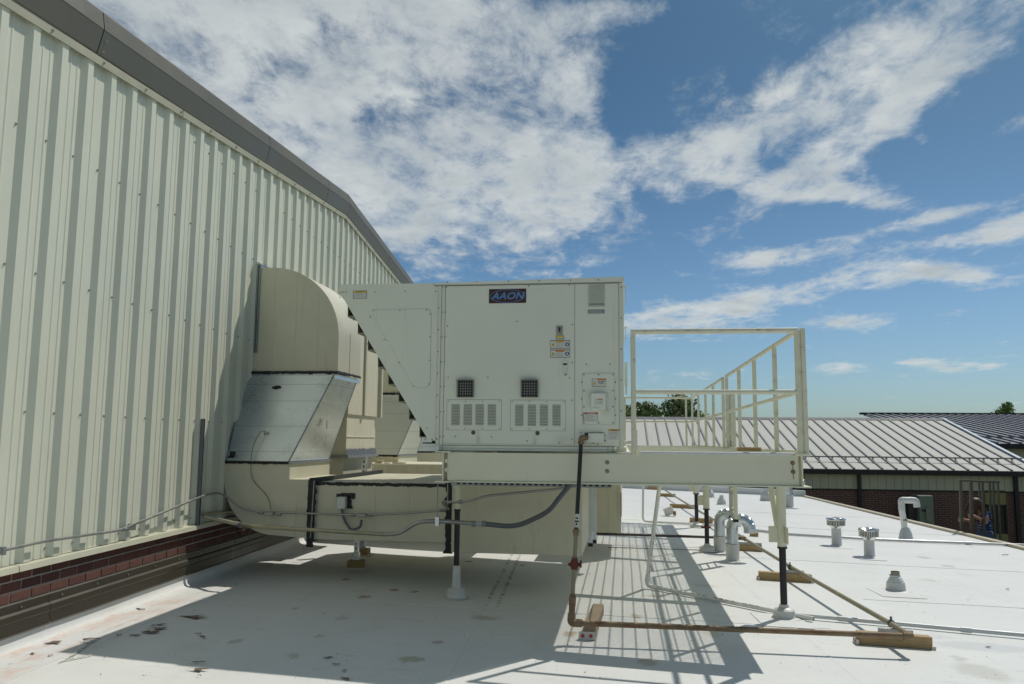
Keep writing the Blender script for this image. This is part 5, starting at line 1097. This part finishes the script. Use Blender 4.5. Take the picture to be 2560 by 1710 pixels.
for k in range(150):
    X = rnd.uniform(20, 2540); Y = rnd.uniform(1440, 1705)
    if Y > 1640 - X * .3: flake(X, Y, rnd.uniform(.0025, .006), 5)
mk('leaf_litter', bm, M_leafdeb, kind='stuff', label='scattered dry leaf scraps and grit lying on the white roof', cat='litter')
t = thing('plastic_wrap', 'crumpled clear plastic strip lying on the roof near the wall', 'plastic wrap', onroof(190, 1630))
bm = BM(); rows = []
for k in range(22):
    f = k / 21; X = 150 + 85 * f; Y = 1662 - 52 * f ** 1.2; q = onroof(X, Y); wv = .03 + .05 * f; rows.append([q + Vector((-wv * .3, wv * (.5 - j / 5), .006 + .012 * abs(noise.noise(Vector((k * .5, j * .9, 2)))) + .004 * math.sin(k))) for j in range(6)])
strip(bm, None, rows); mk('film', bm, M_film, t, smooth=True)
bm = BM(); rows = []
for k in range(14):
    f = k / 13; q = onroof(165 + 65 * f, 1655 - 14 * f); rows.append([q + Vector((0, .03 * (.5 - j / 4), .008 + .012 * abs(noise.noise(Vector((k * .6, j * .9, 7)))))) for j in range(5)])
strip(bm, None, rows); mk('film_tail', bm, M_film, t, smooth=True)

# ================================================================== FAR BUILDING
fb = thing('school_building', 'long low building with pale standing seam roof and brown brick walls', 'building', (8, 42, -4.3))
FE, FR, ZE, ZR = 40.0, 50.7, .40, 2.86
x0f, x1f = -14.0, 18.35
def fz(y): return ZE + (ZR - ZE) * (y - FE) / (FR - FE)
sl_ = Vector((0, FR - FE, ZR - ZE)).normalized(); nr = Vector((0, -sl_.z, sl_.y))
x = x1f - .02; k = 0
while x > x0f:
    bm = BM(); a = Vector((x - .3, FE - .35, fz(FE - .35))); b = Vector((x - .3, FR, fz(FR))); obox(bm, (a + b) / 2 - nr * .02, X_, sl_, nr, .606, (b - a).length, .04); mk('roof_sheet', bm, M_far, fb)
    x -= .61
def seamq(x):
    bm = BM(); a = Vector((x, FE - .35, fz(FE - .35))); b = Vector((x, FR, fz(FR))); obox(bm, (a + b) / 2 + nr * .03, X_, sl_, nr, .075, (b - a).length, .06); return mk('roof_seam', bm, M_farseam, fb)
x = x1f - .62
while x > x0f: seamq(x); x -= .61
bm = BM(); prism(bm, [(x0f, FR - .2, fz(FR - .2) + .02), (x0f, FR, ZR + .12), (x0f, FR + .4, ZR + .12), (x0f, FR + .6, ZR)], (x1f - x0f, 0, 0)); mk('ridge_cap', bm, M_farseam, fb)
bm = BM(); a = Vector((x1f, FE - .35, fz(FE - .35))); b = Vector((x1f, FR + .2, fz(FR))); obox(bm, (a + b) / 2 + nr * .02, X_, sl_, nr, .16, (b - a).length, .2); mk('rake_trim', bm, mat('blue_grey_trim', (.20, .25, .31), .45, .2), fb)
bm = BM(); prism(bm, [(x0f, FR, ZR - .05), (x0f, FR + 11, ZE - .3), (x0f, FR + 11, ZE - .5), (x0f, FR, ZR - .3)], (x1f - x0f, 0, 0)); mk('rear_roof', bm, M_far, fb)
bm = BM(); yq = FE + 1.0; zq = fz(yq) + .22; tube(bm, [(x0f, yq, zq), (x1f - .2, yq, zq)], .035, 6); mk('snow_guard', bm, M_farseam, fb)
x = x1f - .7
while x > 2.2:
    bm = BM(); prism(bm, [(x - .03, yq - .28, zq - .24), (x + .03, yq - .28, zq - .24), (x + .10, yq, zq), (x + .02, yq, zq)], (0, .05, 0)); mk('guard_bracket', bm, M_farseam, fb); x -= .61
bm = BM(); box(bm, x0f, x1f + .6, FE - .45, FE - .25, ZE - .32, ZE - .10); mk('gutter', bm, M_darktrim, fb)
bm = BM(); box(bm, x0f, x1f + 3, FE, FE + 20, -4.3, ZE - .12); mk('wall', bm, None or mat('far_brick_plain', (.06, .032, .024), .9), fb)
def farbrick():
    m = bpy.data.materials.new('far_brick'); m.use_nodes = True; nt = m.node_tree; N = nt.nodes; L = nt.links; b = N['Principled BSDF']; b.inputs['Roughness'].default_value = .9
    g = N.new('ShaderNodeNewGeometry'); mp = N.new('ShaderNodeMapping'); mp.inputs['Rotation'].default_value = (math.pi / 2, 0, 0); L.new(g.outputs['Position'], mp.inputs[0])
    sp = N.new('ShaderNodeSeparateXYZ'); L.new(g.outputs['Position'], sp.inputs[0]); cb = N.new('ShaderNodeCombineXYZ'); L.new(sp.outputs[0], cb.inputs[0]); L.new(sp.outputs[2], cb.inputs[1])
    t = N.new('ShaderNodeTexBrick'); L.new(cb.outputs[0], t.inputs[0]); t.inputs['Color1'].default_value = (.17, .075, .055, 1); t.inputs['Color2'].default_value = (.12, .055, .042, 1); t.inputs['Mortar'].default_value = (.24, .19, .16, 1)
    t.inputs['Scale'].default_value = 1; t.inputs['Brick Width'].default_value = .30; t.inputs['Row Height'].default_value = .10; t.inputs['Mortar Size'].default_value = .012; L.new(t.outputs[0], b.inputs['Base Color']); return m
M_fbr = farbrick()
ztr = at(2280, 1225, FE).z
bm = BM(); box(bm, x0f, x1f + 3, FE - .06, FE, -4.3, ztr); mk('brick_facing', bm, M_fbr, fb)
x = 21.2
bm = BM(); box(bm, 0, .352, FE - .10, FE, ztr, ZE - .14, .012); spm = bpy.data.meshes.new('siding_panel'); bmesh.ops.recalc_face_normals(bm, faces=bm.faces[:]); bm.to_mesh(spm); bm.free(); spm.materials.append(M_siding)
while x > 1.5:
    o = bpy.data.objects.new('siding_panel', spm); C.objects.link(o); o.location = (x - .36, 0, 0); attach(o, fb); x -= .36
bm = BM(); box(bm, x0f, x1f + 3, FE - .12, FE - .06, ztr - .05, ztr + .01); mk('sill_trim', bm, M_darktrim, fb)
for X, w_ in ((2147.5, .13), (2539, .16), (1997, .2)):
    q = at(X, 1200, FE - .2); bm = BM(); box(bm, q.x - w_ / 2, q.x + w_ / 2, FE - .26, FE - .121, -4.3, ZE - .3); mk('downpipe', bm, M_darktrim, fb)
# window bay behind the person
wx0 = at(2461, 1250, FE).x; wx1 = at(2512, 1250, FE).x
def wz(Y): return at(2485, Y, FE).z
for (Ya, Yb, mm, nm) in ((1225.5, 1262, M_ypanel, 'window_panel'), (1334, 1358, M_ypanel, 'window_panel'), (1262, 1334, M_glass, 'window')):
    bm = BM(); box(bm, wx0, wx1, FE - .10 if nm != 'window' else FE - .07, FE - .061 if nm == 'window' else FE - .062, wz(Yb), wz(Ya)); mk(nm, bm, mm, fb)
bm = BM()
for X in (wx0, wx1 - .06): box(bm, X, X + .06, FE - .13, FE - .062, wz(1334), wz(1262))
box(bm, wx0, wx1, FE - .13, FE - .062, wz(1262) - .04, wz(1262) + .02); mk('window_frame', bm, M_darktrim, fb)
# cabinet against the far wall
t = thing('wall_cabinet', 'green grey sheet metal cabinet against the distant brick wall', 'cabinet', (at(2300, 1300, 39).x, 38.6, -4.3))
ca = at(2268, 1237, 39); cb_ = at(2329, 1330, 39)
bm = BM(); box(bm, ca.x + .35, cb_.x, 38.6, 39.6, -4.3, ca.z, .02); mk('body', bm, M_cab, t)
bm = BM(); box(bm, ca.x, ca.x + .35, 38.9, 39.6, -4.3, ca.z - .1); mk('side_return', bm, mat('cabinet_dark', (.05, .05, .04), .6), t)
bm = BM(); box(bm, cb_.x - .35, cb_.x - .12, 38.5, 38.6, ca.z - 1.1, ca.z - .5); mk('control_box', bm, mat('cabinet_box', (.26, .25, .17), .5), t)
bm = BM()
for k in range(8): z = ca.z - 1.9 - k * .05; box(bm, ca.x + .5, cb_.x - .35, 38.585, 38.6, z, z + .02)
box(bm, cb_.x - .5, cb_.x - .35, 38.55, 38.6, ca.z - .68, ca.z - .6); mk('grille', bm, M_darktrim, t)
bm = BM(); a = at(2020, 1190, 38.6)
# higher building beyond
hb = thing('rear_building', 'higher building beyond with a dark blue grey seamed roof', 'building', (45, 75, -4.3))
YE2, YR2, ZE2, ZR2 = 60.0, 84.7, 1.55, 4.28; sl2 = Vector((0, YR2 - YE2, ZR2 - ZE2)).normalized(); nr2 = Vector((0, -sl2.z, sl2.y)); rx0 = at(2159, 1043, YR2).x
def z2(y): return ZE2 + (ZR2 - ZE2) * (y - YE2) / (YR2 - YE2)
bm = BM(); prism(bm, [(rx0, YE2, ZE2 - .1), (rx0, YR2, ZR2 - .1), (rx0, YR2, ZR2), (rx0, YE2, ZE2)], (50, 0, 0)); mk('roof_plane', bm, M_farblue, hb)
k = 0; x = rx0 + .3
while x < rx0 + 38:
    bm = BM(); a = Vector((x, YE2, ZE2)); b = Vector((x, YR2, ZR2)); obox(bm, (a + b) / 2 + nr2 * .05, X_, sl2, nr2, .14, (b - a).length, .12); mk('roof_seam', bm, mat('light_seam', (.20, .22, .25), .6, .1), hb); x += .75
bm = BM(); box(bm, rx0 - .3, rx0 + 50, YR2 - .2, YR2 + .4, ZR2, ZR2 + .2); mk('ridge_cap', bm, M_darktrim, hb)
bm = BM(); box(bm, rx0, rx0 + 50, YE2 - .4, YE2 - .1, ZE2 - .35, ZE2 - .02); mk('gutter', bm, M_darktrim, hb)
bm = BM(); box(bm, rx0, rx0 + 50, YE2 + .4, YR2, -4.3, ZE2 - .12); mk('wall', bm, M_siding, hb)
bm = BM(); tube(bm, [(rx0, YE2 + 1.6, z2(YE2 + 1.6) + .28), (rx0 + 50, YE2 + 1.6, z2(YE2 + 1.6) + .28)], .05, 6); mk('snow_guard', bm, M_farseam, hb)

# ================================================================== ACCESS LADDER FRAME AND PERSON AT THE ROOF EDGE
pe = onroof(2440, 1358); D_ = 18.0
lf = thing('access_ladder', 'brown steel roof ladder with tall hand frames at the roof edge', 'ladder', Vector((at(2440, 1340, D_).x, D_, -.3)))
def post(X, Y0, X1, Y1, d, w_=.045):
    a = at(X, Y0, d); b = at(X1, Y1, d); bm = BM(); obox(bm, (a + b) / 2, X_, (a - b).normalized().cross(X_).normalized(), (a - b).normalized(), w_, w_, (a - b).length); mk('hand_post', bm, M_cage, lf)
for X, Y0, X1, Y1, d, w_ in ((2401, 1202, 2406, 1420, 17.8, .048), (2427, 1202, 2432, 1420, 17.8, .055), (2447.5, 1205, 2450, 1262, 18.8, .03), (2456, 1206, 2464, 1420, 18.0, .042), (2474.5, 1206, 2480, 1420, 18.6, .036), (2483, 1206, 2490, 1420, 18.2, .036), (2494.5, 1204, 2504, 1420, 18.0, .032)): post(X, Y0, X1, Y1, d, w_)
def bar(X0, Y0, d0, X1, Y1, d1, w_=.035, nm='top_bar'):
    a = at(X0, Y0, d0); b = at(X1, Y1, d1); d = (b - a).normalized(); bm = BM(); obox(bm, (a + b) / 2, d, d.cross(Z_).normalized(), Z_, (b - a).length, w_, w_); mk(nm, bm, M_cage, lf)
bar(2397, 1202, 17.8, 2430, 1202, 17.8); bar(2425, 1203, 17.8, 2498, 1206, 18.0); bar(2424, 1202.5, 17.8, 2498, 1203.5, 18.6, .03); bar(2478, 1350, 18.0, 2504, 1352, 18.0, .05, 'step'); bar(2400, 1380, 17.8, 2432, 1380, 17.8, .04, 'step')
# person standing on the ladder behind the edge
def skinmesh(name, verts, edges, radii, m, parent, sub=2, root=0):
    me = bpy.data.meshes.new(name); me.from_pydata([tuple(v) for v in verts], edges, []); o = bpy.data.objects.new(name, me); C.objects.link(o)
    md = o.modifiers.new('skin', 'SKIN'); sv = me.skin_vertices[0].data
    for i, r in enumerate(radii): sv[i].radius = (r, r) if isinstance(r, (int, float)) else r
    sv[root].use_root = True; md.use_smooth_shade = True
    s_ = o.modifiers.new('sub', 'SUBSURF'); s_.levels = sub; s_.render_levels = sub; me.materials.append(m)
    if parent: attach(o, parent)
    return o
PD = 18.35
def pp_(X, Y, d=PD): return at(X, Y, d)
ps = thing('person', 'woman with long brown hair over her face in a navy dotted top and jeans', 'person', pp_(2462, 1420))
hip = pp_(2463, 1340); zf = hip.z - .86
V = [hip, pp_(2463, 1322), pp_(2460, 1302), pp_(2455, 1288), pp_(2446, 1279), pp_(2438, 1266),  # 0-5 spine, neck, head
     pp_(2468, 1286, PD - .12), pp_(2465, 1308, PD - .20), pp_(2448, 1297, PD - .34), pp_(2436, 1291, PD - .42),  # near arm
     pp_(2440, 1290, PD + .14), pp_(2432, 1308, PD + .0), pp_(2424, 1302, PD - .3), pp_(2413, 1300, PD - .48),  # far arm
     hip + Vector((-.09, 0, -.05)), hip + Vector((-.13, -.06, -.45)), hip + Vector((-.09, .0, -.86)), hip + Vector((-.12, -.13, -.88)),
     hip + Vector((.10, .0, -.05)), hip + Vector((.10, -.05, -.45)), hip + Vector((.11, .04, -.84)), hip + Vector((.09, -.1, -.88))]
E_ = [(0, 1), (1, 2), (2, 3), (3, 4), (4, 5), (3, 6), (6, 7), (7, 8), (8, 9), (3, 10), (10, 11), (11, 12), (12, 13), (0, 14), (14, 15), (15, 16), (16, 17), (0, 18), (18, 19), (19, 20), (20, 21)]
Rr = [(.09, .07), (.10, .075), (.12, .09), (.12, .09), .055, .085, .06, .045, .036, .030, .06, .042, .034, .028, .06, .055, .042, .035, .06, .055, .042, .035]
bs_ = skinmesh('body', V, E_, Rr, M_skin, ps, 2)
# head with face parts, turned down to the left
hc = pp_(2439, 1262); hd_ = Vector((-.85, -.35, -.40)).normalized()
bm = BM(); bmesh.ops.create_uvsphere(bm, u_segments=20, v_segments=14, radius=.098)
for v_ in bm.verts: v_.co = hc + Vector((v_.co.x * .95, v_.co.y * .85, v_.co.z * 1.18))
hh = mk('head', bm, M_skin, ps, smooth=True)
sd = hd_.cross(Z_).normalized(); upv = sd.cross(hd_)
bm = BM(); obox(bm, hc + hd_ * .10 - upv * .0, hd_, sd, upv, .03, .02, .045); e = mk('nose', bm, M_skin, None); attach(e, hh) if 0 else None; e.parent = hh
for q in (-1, 1): bm = BM(); bmesh.ops.create_uvsphere(bm, u_segments=8, v_segments=6, radius=.012, matrix=Matrix.Translation(hc + hd_ * .088 + sd * .032 * q + upv * .02)); e = mk('eye', bm, M_ink, None); e.parent = hh
bm = BM(); obox(bm, hc + hd_ * .092 - upv * .045, hd_, sd, upv, .01, .04, .01); e = mk('mouth', bm, M_red, None); e.parent = hh
for q in (-1, 1): bm = BM(); obox(bm, hc + sd * .088 * q, hd_, sd, upv, .03, .012, .045); e = mk('ear', bm, M_skin, None); e.parent = hh
# hair: cap plus hanging locks
bm = BM(); bmesh.ops.create_uvsphere(bm, u_segments=20, v_segments=14, radius=.115)
for v_ in bm.verts: v_.co = hc + Vector((v_.co.x * 1.08 + .01, v_.co.y * 1.0 + .005, v_.co.z * 1.12 + .02)) + upv * .0
for k in range(64):
    a = rnd.uniform(0, 2 * math.pi); base = hc + Vector((.10 * math.cos(a), .085 * math.sin(a), rnd.uniform(-.04, .08))); Ln = rnd.uniform(.24, .42)
    lean = Vector((-.10 if math.cos(a) < .2 else .16, -.06 if math.sin(a) < 0 else .02, 0)) * rnd.uniform(.5, 1.2)
    pts = [base, base + Vector((math.cos(a) * .02, math.sin(a) * .02, -Ln * .35)) + lean * .3, base + Vector((math.cos(a) * .01, math.sin(a) * .01, -Ln * .7)) + lean * .7, base + Vector((0, 0, -Ln)) + lean]
    tube(bm, pts, .014, 6, True, 0, [.016, .020, .014, .004])
mk('hair', bm, M_hair, ps, smooth=True)
# top with dots
def dotmat():
    m = bpy.data.materials.new('navy_dotted_cloth'); m.use_nodes = True; nt = m.node_tree; N = nt.nodes; L = nt.links; b = N['Principled BSDF']; b.inputs['Roughness'].default_value = .9
    g = N.new('ShaderNodeNewGeometry'); t = N.new('ShaderNodeTexVoronoi'); t.inputs['Scale'].default_value = 19; t.inputs['Randomness'].default_value = .25; L.new(g.outputs['Position'], t.inputs[0])
    r = N.new('ShaderNodeMapRange'); r.inputs[1].default_value = .30; r.inputs[2].default_value = .38; r.inputs[3].default_value = 1; r.inputs[4].default_value = 0; L.new(t.outputs['Distance'], r.inputs[0])
    q = N.new('ShaderNodeMix'); q.data_type = 'RGBA'; L.new(r.outputs[0], q.inputs[0]); q.inputs[6].default_value = (.022, .06, .20, 1); q.inputs[7].default_value = (.75, .8, .82, 1); L.new(q.outputs[2], b.inputs['Base Color']); return m
Vt = [V[0] + Z_ * .07, V[1] + Z_ * .02, V[2], V[3], V[6] , V[6] * .45 + V[7] * .55, V[10], V[10] * .5 + V[11] * .5]
skinmesh('blouse', Vt, [(0, 1), (1, 2), (2, 3), (3, 4), (4, 5), (3, 6), (6, 7)], [(.190, .145), (.172, .130), (.178, .135), (.14, .115), .078, .066, .075, .06], dotmat(), ps, 2)
Vj = [V[0] + Z_ * .15, V[14], V[15], V[16] + Z_ * .04, V[18], V[19], V[20] + Z_ * .04, V[0] - Z_ * .01]
skinmesh('jeans', Vj, [(0, 7), (7, 1), (1, 2), (2, 3), (7, 4), (4, 5), (5, 6)], [(.158, .115), .10, .08, .066, .10, .08, .066, (.172, .128)], M_jean, ps, 2)
for q in (17, 21):
    bm = BM(); c = V[q]; obox(bm, c - Z_ * .0 + Y_ * .04, X_, Y_, Z_, .085, .25, .06); mk('shoe', bm, M_ink, ps)
# hands: palm and five curled fingers gripping the posts
def hand(wr, post_p, nm):
    d = (post_p - wr); d.z = 0; d.normalize(); sdv = d.cross(Z_)
    Vh = [wr, wr + d * .05]; Eh = [(0, 1)]; Rh = [.028, .030]
    for k in range(4):
        b0 = len(Vh); o = Z_ * (.032 - k * .021); L4 = (.062, .070, .066, .052)[k]
        Vh += [wr + d * .085 + o, wr + d * (.085 + L4 * .35) + o + sdv * .02, wr + d * (.085 + L4 * .45) + o + sdv * .045, wr + d * (.085 + L4 * .1) + o + sdv * .055]; Eh += [(1, b0), (b0, b0 + 1), (b0 + 1, b0 + 2), (b0 + 2, b0 + 3)]; Rh += [.0105, .0095, .009, .008]
    b0 = len(Vh); Vh += [wr + d * .035 + Z_ * .035 - sdv * .0, wr + d * .06 + Z_ * .062 + sdv * .01, wr + d * .09 + Z_ * .072 + sdv * .025]; Eh += [(0, b0), (b0, b0 + 1), (b0 + 1, b0 + 2)]; Rh += [.013, .011, .009]
    return skinmesh(nm, Vh, Eh, Rh, M_skin, ps, 1)
hand(V[9], V[9] + Vector((-.1, -.05, 0)), 'hand'); hand(V[13], V[13] + Vector((-.1, -.02, 0)), 'hand')
# step the person stands on
bm = BM(); box(bm, hip.x - .35, hip.x + .35, hip.y - .3, hip.y + .25, zf - .10, zf - .045); mk('landing', bm, M_cage, lf)
bm = BM()
for sx_ in (-.33, .33): box(bm, hip.x + sx_ - .03, hip.x + sx_ + .03, hip.y - .03, hip.y + .03, -4.3, zf - .1)
mk('landing_leg', bm, M_cage, lf)

# ================================================================== TREES
def leafmat(n, c):
    m = bpy.data.materials.new(n); m.use_nodes = True; nt = m.node_tree; N = nt.nodes; L = nt.links; b = N['Principled BSDF']; b.inputs['Roughness'].default_value = .6
    b.inputs['Subsurface Weight'].default_value = 0
    g = N.new('ShaderNodeNewGeometry'); t = N.new('ShaderNodeTexNoise'); t.inputs['Scale'].default_value = .8; t.inputs['Detail'].default_value = 5; L.new(g.outputs['Position'], t.inputs[0])
    r = N.new('ShaderNodeMapRange'); r.inputs[1].default_value = .3; r.inputs[2].default_value = .7; r.inputs[3].default_value = .55; r.inputs[4].default_value = 1.5; L.new(t.outputs[0], r.inputs[0])
    q = N.new('ShaderNodeMix'); q.data_type = 'RGBA'; q.blend_type = 'MULTIPLY'; q.inputs[0].default_value = 1; q.inputs[6].default_value = (*c, 1); L.new(r.outputs[0], q.inputs[7]); L.new(q.outputs[2], b.inputs['Base Color']); return m
ML = [leafmat('leaf_dark', (.12, .19, .05)), leafmat('leaf_mid', (.18, .26, .075)), leafmat('leaf_brown', (.20, .19, .09))]
def tree(X, Ytop, d, wpx, mi, label, nleaf=5200, seed=1):
    r_ = random.Random(seed); top = at(X, Ytop, d); base = Vector((top.x, d, -4.3)); Hh = top.z - base.z; Wd = wpx / FPX * d * 1.32
    t = thing('tree', label, 'tree', base, 'trees beyond the far building')
    bm = BM(); tube(bm, [base, base + Z_ * Hh * .3, base + Vector((.3, 0, Hh * .6)), base + Vector((.1, 0, Hh * .9))], .3, 8, True, 0, [.42, .34, .2, .05])
    blobs = []
    for k in range(16):
        a = r_.uniform(0, 6.28); h = r_.uniform(.42, .93); rr = Wd * .5 * (1 - abs(h - .62) * 1.3) * r_.uniform(.35, 1); c = base + Vector((rr * math.cos(a), rr * math.sin(a), Hh * h)); blobs.append((c, Wd * r_.uniform(.13, .24)))
        tube(bm, [base + Z_ * Hh * (h * .55), (base + Z_ * Hh * h * .6 + c) / 2 + Z_ * .1, c], .08, 5, False, 0, [.12, .08, .03])
    blobs.append((base + Z_ * Hh * .95, Wd * .12)); mk('trunk', bm, M_bark, t)
    vs, fs = [], []
    for k in range(nleaf):
        c, R_ = r_.choice(blobs); n_ = Vector((r_.gauss(0, 1), r_.gauss(0, 1), r_.gauss(0, 1))).normalized(); p = c + n_ * R_ * (r_.random() ** .35) * Vector((1, 1, .8)).length / 1.62
        s = r_.uniform(.10, .26); u = Vector((r_.gauss(0, 1), r_.gauss(0, 1), r_.gauss(0, 1))).normalized(); v_ = u.cross(n_).normalized(); i = len(vs)
        vs += [p - u * s, p + v_ * s * .5, p + u * s, p - v_ * s * .5]; fs.append((i, i + 1, i + 2, i + 3))
    me = bpy.data.meshes.new('crown'); me.from_pydata([tuple(q) for q in vs], [], fs); me.materials.append(ML[mi]); o = bpy.data.objects.new('crown', me); C.objects.link(o); attach(o, t)
tree(1592, 1008, 75, 105, 1, 'rounded mid green tree directly right of the unit edge', 4500, 3)
tree(1640, 1018, 78, 75, 1, 'lower green tree between the rounded one and the tallest', 3200, 4)
tree(1700, 990, 75, 130, 0, 'tallest dark tree behind the guardrail corner post', 6000, 5)
tree(1692, 993, 72, 22, 2, 'narrow brownish conifer top in front of the tallest tree', 900, 6)
tree(1745, 1020, 76, 50, 0, 'small dark tree at the right end of the group', 2500, 7)
tree(2518, 1006, 98, 74, 1, 'lone green tree above the dark roof at the right edge', 3600, 8)
tree(2262, 1041, 130, 50, 0, 'tiny tree top just showing over the dark ridge', 1200, 9)
tree(2076, 1047, 130, 60, 0, 'very low tree top just over the pale ridge', 1200, 10)
